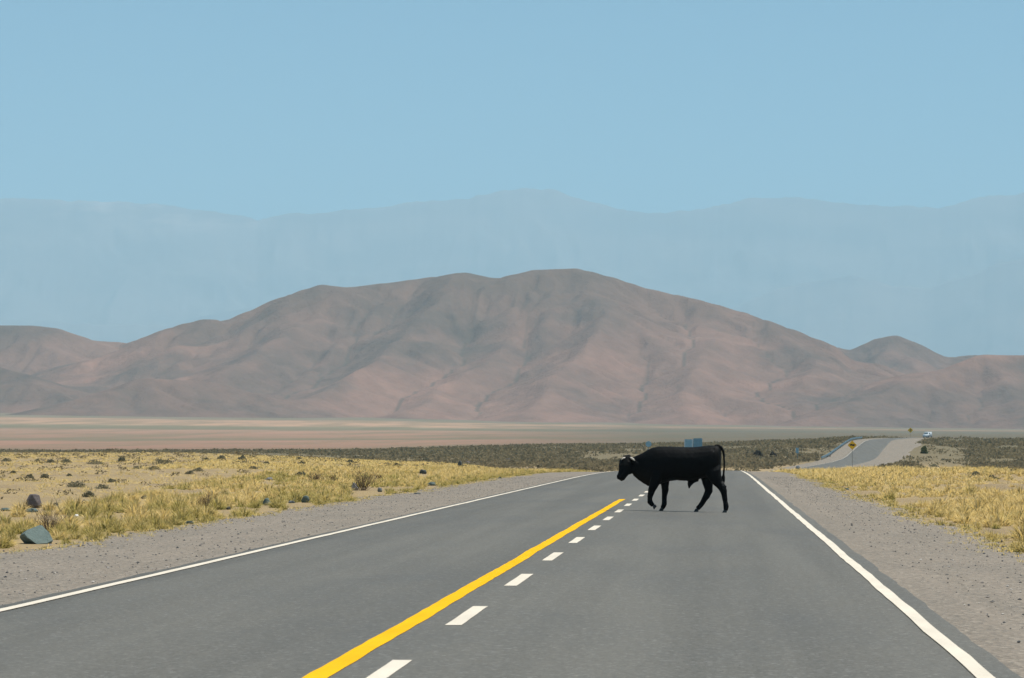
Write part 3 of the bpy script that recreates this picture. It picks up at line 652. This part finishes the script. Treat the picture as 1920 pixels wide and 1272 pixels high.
# ---------------------------------------------------------------- leafy clumps: low shrubs and far scrub
def leaf_material(name, a, b):
    k = NT(name, .9, .1); at_ = k.n('ShaderNodeAttribute', attribute_name='rnd'); c = k.ramp(at_.outputs['Fac'], [(0, a), (1, b)]); k.color(c)
    tr = k.n('ShaderNodeBsdfTranslucent'); k.l(c, tr.inputs[0]); ms = k.n('ShaderNodeMixShader'); ms.inputs[0].default_value = .45
    out = [x for x in k.t.nodes if x.type == 'OUTPUT_MATERIAL'][0]; k.l(k.b.outputs[0], ms.inputs[1]); k.l(tr.outputs[0], ms.inputs[2]); k.l(ms.outputs[0], out.inputs[0]); return k.m
M_shrub = leaf_material('grey_shrub_leaves', (.13, .13, .085), (.27, .245, .16)); M_scrub = leaf_material('scrub_leaves', (.15, .125, .078), (.30, .24, .135))
M_greenb = leaf_material('green_shrub_leaves', (.07, .085, .03), (.19, .2, .07))
def clump(cx, cy, cz, w_, h_, nl, ls, r_=rng):
    n = len(cx); N_ = n*nl; rep = lambda a: np.repeat(a, nl)
    az = r_.uniform(0, math.tau, N_); q = r_.uniform(0, 1, N_)**.5; zz = r_.uniform(0, 1, N_)
    rr = rep(w_)*.5*q*np.sqrt(np.clip(1-(zz*.95)**2, .03, 1)); x = rep(cx)+np.cos(az)*rr; y = rep(cy)+np.sin(az)*rr; z = rep(cz)+zz*rep(h_)
    P = np.stack([x, y, z], -1); a = r_.normal(0, 1, (N_, 3)); a /= np.linalg.norm(a, axis=1)[:, None]; b = np.cross(a, r_.normal(0, 1, (N_, 3))); b /= np.linalg.norm(b, axis=1)[:, None]
    s = (rep(ls)*r_.uniform(.6, 1.4, N_))[:, None]; V = np.stack([P-a*s, P-b*s*.5, P+a*s, P+b*s*.5], 1).reshape(-1, 3)
    V[:, 2] = np.maximum(V[:, 2], np.repeat(rep(cz), 4)-.02)
    rv = np.repeat(np.clip(r_.uniform(0, 1, N_)*.6+np.repeat(r_.uniform(0, .4, n), nl), 0, 1), 4)
    return V, np.arange(N_*4).reshape(-1, 4), rv
def shrub(px, py, wpx, hpx, mat, label, group, name='low_shrub', nl=420):
    p = at_ground(px, py); m = p.y/F; w_, h_ = wpx*m, hpx*m
    V, Fc, rv = clump(np.array([0.]), np.array([0.]), np.array([0.]), np.array([w_]), np.array([h_]), nl, np.array([max(.02, min(w_, h_)*.16)]))
    lobes = vnoise(np.arctan2(V[:, 1], V[:, 0])*1.3+9, V[:, 0]*0+px, 4); V[:, 2] *= (.45+.6*lobes)
    o = mesh_np(name, V, Fc, mat, False, {'rnd': ('FLOAT', rv)}); o.location = p; tag(o, label, 'shrub', group); return o
for px, py, wp, hp in [(12, 866, 22, 7), (70, 866, 14, 6), (95, 868, 18, 7), (125, 868, 22, 7), (180, 871, 40, 9), (228, 866, 16, 10), (305, 871, 44, 10), (258, 880, 26, 7), (285, 881, 34, 7), (55, 897, 18, 8), (83, 897, 18, 9), (142, 914, 38, 12),
                       (192, 917, 32, 9), (166, 933, 28, 12), (25, 888, 14, 6), (210, 905, 20, 8), (355, 890, 20, 7), (370, 884, 24, 8), (386, 864, 18, 6), (453, 864, 20, 12), (415, 862, 18, 9), (565, 895, 26, 11), (475, 880, 18, 6),
                       (500, 871, 14, 6), (567, 871, 15, 6), (657, 869, 15, 7), (745, 875, 18, 7), (798, 866, 14, 8), (130, 893, 12, 5), (560, 862, 12, 5), (1790, 884, 22, 7), (1708, 884, 20, 6), (1752, 876, 18, 6), (1722, 881, 46, 8), (1775, 886, 36, 9), (1832, 892, 30, 9), (1862, 899, 26, 9), (1903, 888, 26, 9), (1652, 880, 20, 7), (1742, 922, 26, 6), (1690, 893, 16, 7), (1655, 896, 14, 7)]:
    left = px < 1000
    shrub(px, py, wp, hp, M_shrub, 'low grey green cushion shrub on the open field '+('left' if left else 'right')+' of the road', 'low cushion shrubs '+('left' if left else 'right')+' of the road')
shrub(1733, 851, 14, 16, M_greenb, 'green shrub on the pale orange soil right of the far road', None, 'green_shrub')
for px, py, wp, hp, lb in [(1421, 859, 22, 16, 'darkest bush on the scrubby bank, straight right of the bull'), (1450, 859, 16, 12, 'smaller dark bush just right of the darkest bush on the bank')]:
    o = shrub(px, py, wp, hp, leaf_material('dark_bush_leaves', (.05, .045, .038), (.10, .085, .065)), lb, None, 'dark_bush')
# scrub of the far bank, the plain and the open field
nS = 30000
D = rng.uniform(640, 1500, nS); u = rng.uniform(-.24, .12, nS); x = u*D; dx_ = x-cen(D)
dens = np.where(D < 1330-u*0, .75, .22)*np.where((D < np.interp(u, [-.2, -.12, -.075, -.02], [1130, 1060, 680, 640])) | (D > np.interp(u, [-.2, -.09, -.03], [1240, 1275, 1330])), 0.02, 1)
dens = np.where((u > ray(1715, 840)[0]) & (u < ray(1812, 840)[0]) & (D < 1060), .05, dens)
dens = np.where(u > ray(1812, 840)[0], 1.0, dens)
dens = dens*np.clip((fbm(x/25, D/60, 301, 3)-.28)*4, .1, 1)*((dx_ < -10.5) | (dx_ > 13))
ok = rng.uniform(0, 1, nS) < dens; x, D = x[ok], D[ok]; n = len(x); sz = rng.uniform(.5, 2.6, n)
nf = 900; Df = 60+520*rng.uniform(0, 1, nf)**.8; xf = rng.uniform(-.235, -.03, nf)*Df; okf = xf < cen(Df)+edgeL(Df)-bandw(Df)*.8; xf, Df = xf[okf], Df[okf]; sf = rng.uniform(.12, .5, len(xf))*np.interp(Df, [60, 400], [.7, 1.8])
Vf, Ff, rf_ = clump(xf, Df, hgt(xf, Df), sf*1.9, sf*.42, 26, sf*.13)
V, Fc, rv = clump(x, D, hgt(x, D), sz*2.6, sz*.26+.15, 16, sz*.16+.12)
V = np.concatenate([V, Vf]); Fc = np.concatenate([Fc, Ff+len(rv)]); rv = np.concatenate([rv, rf_*.4+.4])
tag(mesh_np('scrub', V, Fc, M_scrub, False, {'rnd': ('FLOAT', rv)}), 'brown and olive scrub covering the far bank and plain', 'scrub', kind='stuff')

# ---------------------------------------------------------------- rocks
def rock_material(name, c, c2):
    k = NT(name, .85, .25); n = k.noise(k.pos((1, 1, 2.2), obj=True), 7, 6, .65); f = k.noise(k.pos(obj=True), 40, 4, .7)
    k.color(k.mix(.35, k.ramp(n, [(.3, c), (.7, c2)]), k.ramp(f, [(.3, tuple(v*.6 for v in c)), (.7, tuple(min(1, v*1.3) for v in c2))])))
    k.bump(k.math('ADD', n, k.math('MULTIPLY', f, .3)), .8, .02); return k.m
M_teal = rock_material('teal_stone', (.09, .125, .116), (.15, .19, .172)); M_red = rock_material('reddish_stone', (.115, .095, .092), (.19, .16, .155))
M_dark = rock_material('dark_stone', (.05, .058, .06), (.10, .115, .115)); M_pale = rock_material('pale_stone', (.25, .24, .24), (.4, .38, .36)); M_grey = rock_material('blue_grey_stone', (.14, .165, .18), (.23, .25, .26))
def rough_hull(pts, seed, sub=2, amp=.02):
    bm = bmesh.new()
    for p in pts: bm.verts.new(p)
    r = bmesh.ops.convex_hull(bm, input=bm.verts); bmesh.ops.delete(bm, geom=[g_ for g_ in r['geom_interior'] if isinstance(g_, bmesh.types.BMVert)], context='VERTS')
    bmesh.ops.bevel(bm, geom=list(bm.edges), offset=amp*.8, segments=1, affect='EDGES')
    bmesh.ops.triangulate(bm, faces=bm.faces); bmesh.ops.subdivide_edges(bm, edges=bm.edges, cuts=sub, use_grid_fill=True)
    for v in bm.verts:
        q = v.co; n = float(vnoise(q.x*16+q.y*7, q.z*18+q.y*5, seed)); v.co += v.normal*(n-.5)*amp
    return bm
bp = at_ground(64, 1020); m = bp.y/F/8
def rk(cx, cy, y): return ((cx-500)*m, y, (958-cy)*m)
bigp = [rk(250, 842, .10), rk(290, 800, .12), rk(380, 738, .24), rk(520, 682, .30), rk(565, 685, .27), rk(690, 790, .20), rk(768, 905, .14), rk(372, 800, -.16), rk(432, 855, -.24), rk(590, 962, -.26), rk(740, 950, -.10),
        rk(262, 885, .16), rk(330, 970, .16), rk(560, 975, .10), rk(330, 968, .34), rk(700, 965, .34), rk(560, 745, .36), rk(330, 800, .34)]
o = obj_bm('boulder', rough_hull(bigp, 3, 3, .016), M_teal); o.location = bp; tag(o, 'large angular teal grey boulder on the gravel edge at far left', 'boulder')
ROCKS = [(62, 953, 33, 27, M_red, 'reddish grey boulder with a shaded left face, above the large teal boulder'), (104, 954, 14, 12, M_dark, 'dark upright rock just right of the reddish boulder'),
 (58, 961, 28, 8, M_teal, 'flat teal slab at the foot of the reddish boulder'), (10, 959, 22, 7, M_teal, 'low teal rock cut by the left edge of the picture'), (161, 944, 18, 7, M_grey, 'flat blue grey stone behind the tussocks, right of the dark upright rock'),
 (118, 950, 8, 5, M_grey, 'small grey stone touching the dark upright rock'), (222, 962, 9, 4, M_dark, 'small black stone in front of an olive tussock'), (270, 936, 13, 7, M_dark, 'small dark rock among golden tussocks in the left verge'),
 (500, 948, 18, 14, M_teal, 'rounded dark teal rock at the gravel edge under the low shrubs'), (572, 943, 17, 15, M_teal, 'upright dark teal rock standing on the gravel edge'), (546, 944, 14, 5, M_grey, 'flat blue grey stone between two upright dark teal rocks'),
 (428, 956, 10, 6, M_dark, 'small dark rock beside a green tuft at the gravel edge'), (355, 983, 18, 6, M_teal, 'flat teal stone lying on the gravel left of the road'), (665, 920, 14, 15, M_pale, 'pale grey rock at the foot of the large dry bush'),
 (712, 923, 10, 8, M_grey, 'blue grey rock on the gravel edge right of the large dry bush'), (809, 911, 19, 7, M_teal, 'pale topped teal slab on the gravel beside the far grass edge'), (782, 928, 15, 4, M_dark, 'thin dark flat stone lying alone on the gravel'),
 (793, 889, 15, 9, M_dark, 'dark rock with a pale top in the middle of the yellow grass'), (862, 876, 9, 13, M_dark, 'tall black rock near the crest of the field'), (876, 872, 13, 7, M_red, 'long brown rock leaning against the tall black rock'),
 (951, 866, 14, 6, M_red, 'pinkish grey rock near the crest, far along the verge'), (937, 898, 9, 3, M_teal, 'small flat stone at the gravel edge, farthest along the verge'), (505, 901, 14, 6, M_pale, 'pale stone lying in the yellow grass of the left field'),
 (1496, 880, 9, 7, M_pale, 'pale stone at the tip of the grass near the crest, right of the road'), (1588, 919, 9, 4, M_teal, 'small teal stone at the right gravel edge'), (332, 1031, 8, 5, M_dark, 'black stone lying in the open gravel left of the road'),
 (312, 1037, 7, 3, M_dark, 'flat dark stone next to the black stone in the open gravel')]
for i, (px, py, wp, hp, mt, lb) in enumerate(ROCKS):
    p = at_ground(px, py); m = p.y/F; rr = random.Random(40+i); w_, h_ = wp*m, hp*m; pts = []
    for j in range(16):
        a = rr.uniform(0, 6.28); z = rr.uniform(0, 1)**.8; q = (1-.3*z)*rr.uniform(.8, 1)
        pts.append((math.cos(a)*q*w_/2, math.sin(a)*q*w_*.4+w_*.3, z*h_))
    pts += [(-w_/2, w_*.2, h_*rr.uniform(.25, .5)), (w_/2, w_*.2, h_*rr.uniform(.2, .45)), (w_*rr.uniform(-.32, -.1), w_*.25, h_*rr.uniform(.85, 1)), (w_*rr.uniform(.05, .3), w_*.3, h_*rr.uniform(.75, 1)), (w_*rr.uniform(-.15, .15), w_*.1, h_*.95), (-w_*.4, w_*.3, -h_*.1), (w_*.4, w_*.3, -h_*.1)]
    o = obj_bm('rock', rough_hull(pts, i, 1, min(.012, h_*.12)), mt); o.location = p; tag(o, lb, 'rock')
# litter
p = at_ground(143, 979); q = bmesh.new(); bmesh.ops.create_icosphere(q, subdivisions=2, radius=.04)
for v in q.verts: v.co = (v.co.x*1.1*random.uniform(.8, 1.2), v.co.y*random.uniform(.8, 1.2), v.co.z*.75*random.uniform(.7, 1.2)+.12)
o = obj_bm('litter', q, simple('white_plastic', (.8, .78, .74), .5, .08)); o.location = p; tag(o, 'crumpled white scrap caught in the grass right of the boulder', 'litter')

# ---------------------------------------------------------------- pebbles on the gravel
n = 15000; D = 17+150*rng.uniform(0, 1, n)**1.6; sL = rng.uniform(0, 1, n) < .55
x = np.where(sL, cen(D)+rng.uniform(-8.2, -4.6, n), cen(D)+4.2+rng.uniform(0, 1, n)**.8*2.3)
s = .005+.020*rng.uniform(0, 1, n)**4.5; s = np.maximum(s, D*.00008)
ico = np.array([(1, 0, 0), (-.9, .1, 0), (0, 1, .1), (.1, -1, 0), (0, .1, .9), (0, 0, -.6)]); tri = np.array([(0, 2, 4), (2, 1, 4), (1, 3, 4), (3, 0, 4), (2, 0, 5), (1, 2, 5), (3, 1, 5), (0, 3, 5)])
a = rng.uniform(0, 6.28, n); ca, sa = np.cos(a), np.sin(a); jt = ico[None]*rng.uniform(.6, 1.35, (n, 6, 3))*s[:, None, None]
V = np.stack([jt[..., 0]*ca[:, None]-jt[..., 1]*sa[:, None]+x[:, None], jt[..., 0]*sa[:, None]+jt[..., 1]*ca[:, None]+D[:, None], jt[..., 2]*.75+(hgt(x, D)+.02+s*.2)[:, None]], -1).reshape(-1, 3)
Fc = (tri[None]+(np.arange(n)*6)[:, None, None]).reshape(-1, 3); rv = np.repeat(rng.uniform(0, 1, n), 6)
k = NT('pebble_stone', .9, .2); at_ = k.n('ShaderNodeAttribute', attribute_name='rnd'); k.color(k.ramp(at_.outputs['Fac'], [(0, (.06, .065, .07)), (.35, (.16, .15, .14)), (.75, (.3, .265, .235)), (.93, (.36, .31, .27)), (1, (.6, .55, .5))]))
tag(mesh_np('pebbles', V, Fc, k.m, False, {'rnd': ('FLOAT', rv)}), 'loose pebbles scattered over the gravel shoulders', 'pebbles', kind='stuff')

# ---------------------------------------------------------------- dry bushes
M_twig = simple('dry_twig', (.17, .115, .075), .9, .35, 12)
def dry_bush(px, py, wp, hp, label, seed, nst=46, thin=.004):
    p = at_ground(px, py); m = p.y/F; w_, h_ = wp*m, hp*m; rr = random.Random(seed); bm = bmesh.new()
    def twig(a, d, ln, r0, dep):
        pts = [a]; 
        for i in range(3): d = (d+Vector((rr.uniform(-.35, .35), rr.uniform(-.35, .35), rr.uniform(-.1, .25)))).normalized(); pts.append(pts[-1]+d*ln/3)
        add_tube(bm, pts, [r0, r0*.8, r0*.6, r0*.35], 3, cap=False)
        if dep:
            for _ in range(4): j = rr.randrange(1, 4); twig(pts[j], (d+Vector((rr.uniform(-.9, .9), rr.uniform(-.9, .9), rr.uniform(-.1, .7)))).normalized(), ln*rr.uniform(.35, .6), r0*.7, dep-1)
    for _ in range(nst):
        a = rr.uniform(0, 6.28); q = rr.uniform(.05, 1); dd = Vector((math.cos(a)*q*w_*.6, math.sin(a)*q*w_*.6, h_*rr.uniform(.5, .9)))
        twig(Vector((math.cos(a)*w_*.14*q, math.sin(a)*w_*.14*q, -.02)), dd.normalized(), dd.length*.8, thin*p.y/55, 1)
    o = obj_bm('dry_bush', bm, M_twig); o.location = p; return tag(o, label, 'bush')
dry_bush(92, 1004, 46, 62, 'tall leafless brown bush behind the large teal boulder', 1, 40)
dry_bush(680, 920, 56, 44, 'wide leafless brown bush at the gravel edge behind a pale rock', 2, 46, .0032)
dry_bush(388, 955, 36, 36, 'sparse brown bush beside green tufts left of the road', 3, 34)
dry_bush(593, 905, 28, 22, 'small leafless bush in the yellow grass', 4, 34)
dry_bush(627, 905, 16, 17, 'smallest leafless bush, left of the wide one', 5, 24)
dry_bush(712, 903, 22, 15, 'low twiggy bush right of the wide leafless bush', 6, 28)

# ---------------------------------------------------------------- signs, guardrail, van
M_galv = simple('galvanised_metal', (.12, .2, .25), .5, .15, 3, .35); M_blue = simple('blue_grey_sheet', (.27, .44, .55), .45, .12, 2, .2)
M_yel = simple('yellow_sign_face', (.82, .46, .01), .5, .05, 4); M_blk = simple('black_sign_print', (.02, .02, .02), .6, .1); M_lgt = simple('pale_sheet_strip', (.62, .68, .72), .5, .1, 2)
M_post = simple('weathered_post', (.2, .185, .155), .8, .2)
def diamond_sign(px, py, D, side, label, arrow):
    c = at(px, py, D); gz = hgt1(c.x, c.y); root = empty('warning_sign', (c.x, c.y, gz)); hz_ = c.z-gz; s = side/2**.5
    def dia(s, y0, y1, mat, name, bev=.06, parent=root):
        bm = bmesh.new(); vs = []
        P = []
        for k in range(4):
            a = k*math.pi/2; P += [(math.cos(a)*(s-bev)-math.sin(a)*bev*(1), math.sin(a)*(s-bev)+math.cos(a)*bev), ]
            P += [(math.cos(a+math.pi/2)*(s-bev)-math.sin(a+math.pi/2)*-bev, math.sin(a+math.pi/2)*(s-bev)+math.cos(a+math.pi/2)*-bev)]
        f0 = [bm.verts.new((x, y0, hz_+z)) for x, z in P]; f1 = [bm.verts.new((x, y1, hz_+z)) for x, z in P]; bm.faces.new(f0); bm.faces.new(f1[::-1])
        for i in range(8): bm.faces.new((f0[i], f1[i], f1[(i+1) % 8], f0[(i+1) % 8]))
        bmesh.ops.recalc_face_normals(bm, faces=bm.faces); return obj_bm(name, bm, mat, parent)
    pl = dia(s, -.02, .0, M_yel, 'sign_plate')
    bm = bmesh.new()
    if arrow == 'curve':
        add_tube(bm, [(-.05*side, -.03, hz_-.36*side), (-.05*side, -.03, hz_-.05*side), (.02*side, -.03, hz_+.08*side), (.14*side, -.03, hz_+.14*side)], [(.07*side, .008)]*4, 4)
        add_tube(bm, [(.10*side, -.03, hz_+.12*side), (.32*side, -.03, hz_+.2*side)], [(.15*side, .008), (.01, .008)], 4)
    else:
        add_tube(bm, [(-.36*side, -.03, hz_+.02*side), (-.1*side, -.03, hz_+.06*side), (.1*side, -.03, hz_-.02*side), (.24*side, -.03, hz_+.01*side)], [(.12*side, .008)]*4, 4)
        add_tube(bm, [(.2*side, -.03, hz_+.01*side), (.42*side, -.03, hz_+.02*side)], [(.2*side, .008), (.01, .008)], 4)
    obj_bm('symbol', bm, M_blk, root)
    bm = bmesh.new(); add_box(bm, -.03, .03, .004, .06, -.2, hz_+s*.4); obj_bm('post', bm, M_post, root)
    return tag(root, label, 'road sign')
diamond_sign(1598, 835, 600, 1.12, 'nearer yellow diamond warning sign with black symbol before the far road', 'bend')
diamond_sign(1707, 807, 1240, 1.35, 'farther yellow diamond warning sign past the top of the far road', 'curve')
# large sign seen from behind
def back_sign(px, pyt, D, wpx, hpx, panels, label, round_=False):
    c = at(px, pyt, D); m = D/F; w_, h_ = wpx*m, hpx*m; gz = hgt1(c.x, c.y); root = empty('road_sign', (c.x, c.y, gz)); zt = c.z-gz
    n = len(panels); 
    for i, mt in enumerate(panels):
        x0 = -w_/2+w_*i/n; x1 = x0+w_/n-.05
        bm = bmesh.new()
        if round_:
            add_tube(bm, [(0, -.02, zt-h_/2), (0, .02, zt-h_/2)], [w_/2]*2, 20)
        else:
            add_box(bm, x0, x1, -.02, .02, zt-h_+(.12*i), zt+(.25*i if n > 1 else 0), 0)
            for t in (.33, .66): add_box(bm, x0+(x1-x0)*t-.03, x0+(x1-x0)*t+.03, -.07, -.02, zt-h_+.1, zt-.1)
        pan = obj_bm('panel', bm, mt, root)
        if n > 1 and i == 0:
            bm = bmesh.new(); add_box(bm, x0, x0+.22, -.09, -.075, zt-h_, zt); add_box(bm, x1-.30, x1-.1, -.09, -.075, zt-h_, zt); obj_bm('edge_strip', bm, M_lgt, pan)
        bm = bmesh.new(); xm = (x0+x1)/2 if n > 1 else 0; add_box(bm, xm-.06, xm+.06, .021, .12, -.2, zt-.2); obj_bm('post', bm, M_galv, root)
    return tag(root, label, 'road sign')
back_sign(1300, 824, 900, 34, 19, [M_blue, simple('blue_grey_sheet_dull', (.17, .31, .41), .5, .12, 2, .2)], "wide blue grey double panel standing behind the bull's back")
back_sign(1216, 827, 900, 11, 12, [M_blue], "small round blue sign behind the bull's shoulder", True)
back_sign(1495, 840, 850, 6, 10, [M_blue], 'small narrow blue sign on the scrubby bank left of the guardrail')
# guardrail along the far rise
root = empty('guardrail', (float(cen(900.)-8.7), 900, hgt1(float(cen(900.)-8.7), 900))); tag(root, 'blue grey steel guardrail along the left side of the far road', 'guardrail')
yr = np.arange(872, 1180, 4.0); prof = [(-.0, .42), (.05, .5), (.05, .58), (0, .66), (.05, .74), (.05, .84), (0, .92), (-.03, .92), (-.03, .42)]
V = []
for y in yr:
    x0 = float(cen(y))-8.7; z0 = hgt1(x0, y)
    for a, b in prof: V.append((x0+a-root.location.x, y-root.location.y, z0+b-root.location.z))
Fr = []
for i in range(len(yr)-1):
    for j in range(len(prof)): jj = (j+1) % len(prof); Fr.append((i*9+j, i*9+jj, (i+1)*9+jj, (i+1)*9+j))
o = mesh_np('rail', V, Fr, M_galv, False, parent=root)
for y in yr[::1]:
    x0 = float(cen(y))-8.7; z0 = hgt1(x0, y); bm = bmesh.new(); add_box(bm, -.12, -.035, -.08, .08, -.3, .9)
    o = obj_bm('post', bm, M_galv, root); o.location = (x0-root.location.x, y-root.location.y, z0-root.location.z)
# white van on the road beyond
c = at(1739, 818, 1290); gz = hgt1(c.x, c.y); van = empty('van', (c.x, c.y, gz+.05), R(-24)); tag(van, 'white van far away past the farther yellow sign', 'van')
M_vw = simple('white_car_paint', (.52, .58, .62), .5, .04, 2); M_gl = simple('dark_glass', (.12, .17, .2), .1, .1, 2); M_ty = simple('tyre_rubber', (.02, .02, .02), .8, .2)
bm = bmesh.new(); pr = [(-2.4, .35), (-2.4, 1.0), (-2.15, 1.2), (-1.6, 1.3), (-1.0, 2.05), (-.7, 2.2), (2.3, 2.2), (2.45, 2.0), (2.45, .35)]
a0 = [bm.verts.new((-.98 if z < 1.4 else -.86, y, z)) for y, z in pr]; a1 = [bm.verts.new((.98 if z < 1.4 else .86, y, z)) for y, z in pr]
bm.faces.new(a0); bm.faces.new(a1[::-1])
for i in range(len(pr)): bm.faces.new((a0[i], a0[(i+1) % 9], a1[(i+1) % 9], a1[i]))
bmesh.ops.recalc_face_normals(bm, faces=bm.faces); bmesh.ops.bevel(bm, geom=list(bm.edges), offset=.07, segments=2, affect='EDGES'); obj_bm('body', bm, M_vw, van, True)
bm = bmesh.new(); w0 = [bm.verts.new(v) for v in ((-.8, -1.56, 1.38), (.8, -1.56, 1.38), (.72, -1.07, 2.0), (-.72, -1.07, 2.0))]; bm.faces.new(w0)
for v in bm.verts: v.co.y -= .04; v.co.z += .03
obj_bm('windscreen', bm, M_gl, van)
for sx in (-1, 1):
    bm = bmesh.new(); add_box(bm, min(sx*.9, sx*.96), max(sx*.9, sx*.96), -.9, .2, 1.4, 1.95); obj_bm('side_window', bm, M_gl, van)
    bm = bmesh.new(); add_box(bm, min(sx*.6, sx*.92), max(sx*.6, sx*.92), -2.44, -2.38, .8, 1.0, .01); obj_bm('headlight', bm, M_lgt, van)
    for yw in (-1.6, 1.6):
        bm = bmesh.new(); bmesh.ops.create_cone(bm, cap_ends=True, segments=18, radius1=.35, radius2=.35, depth=.22)
        bmesh.ops.rotate(bm, verts=bm.verts, matrix=Matrix.Rotation(math.pi/2, 3, 'Y')); bmesh.ops.translate(bm, verts=bm.verts, vec=(sx*.9, yw, .35)); obj_bm('wheel', bm, M_ty, van)
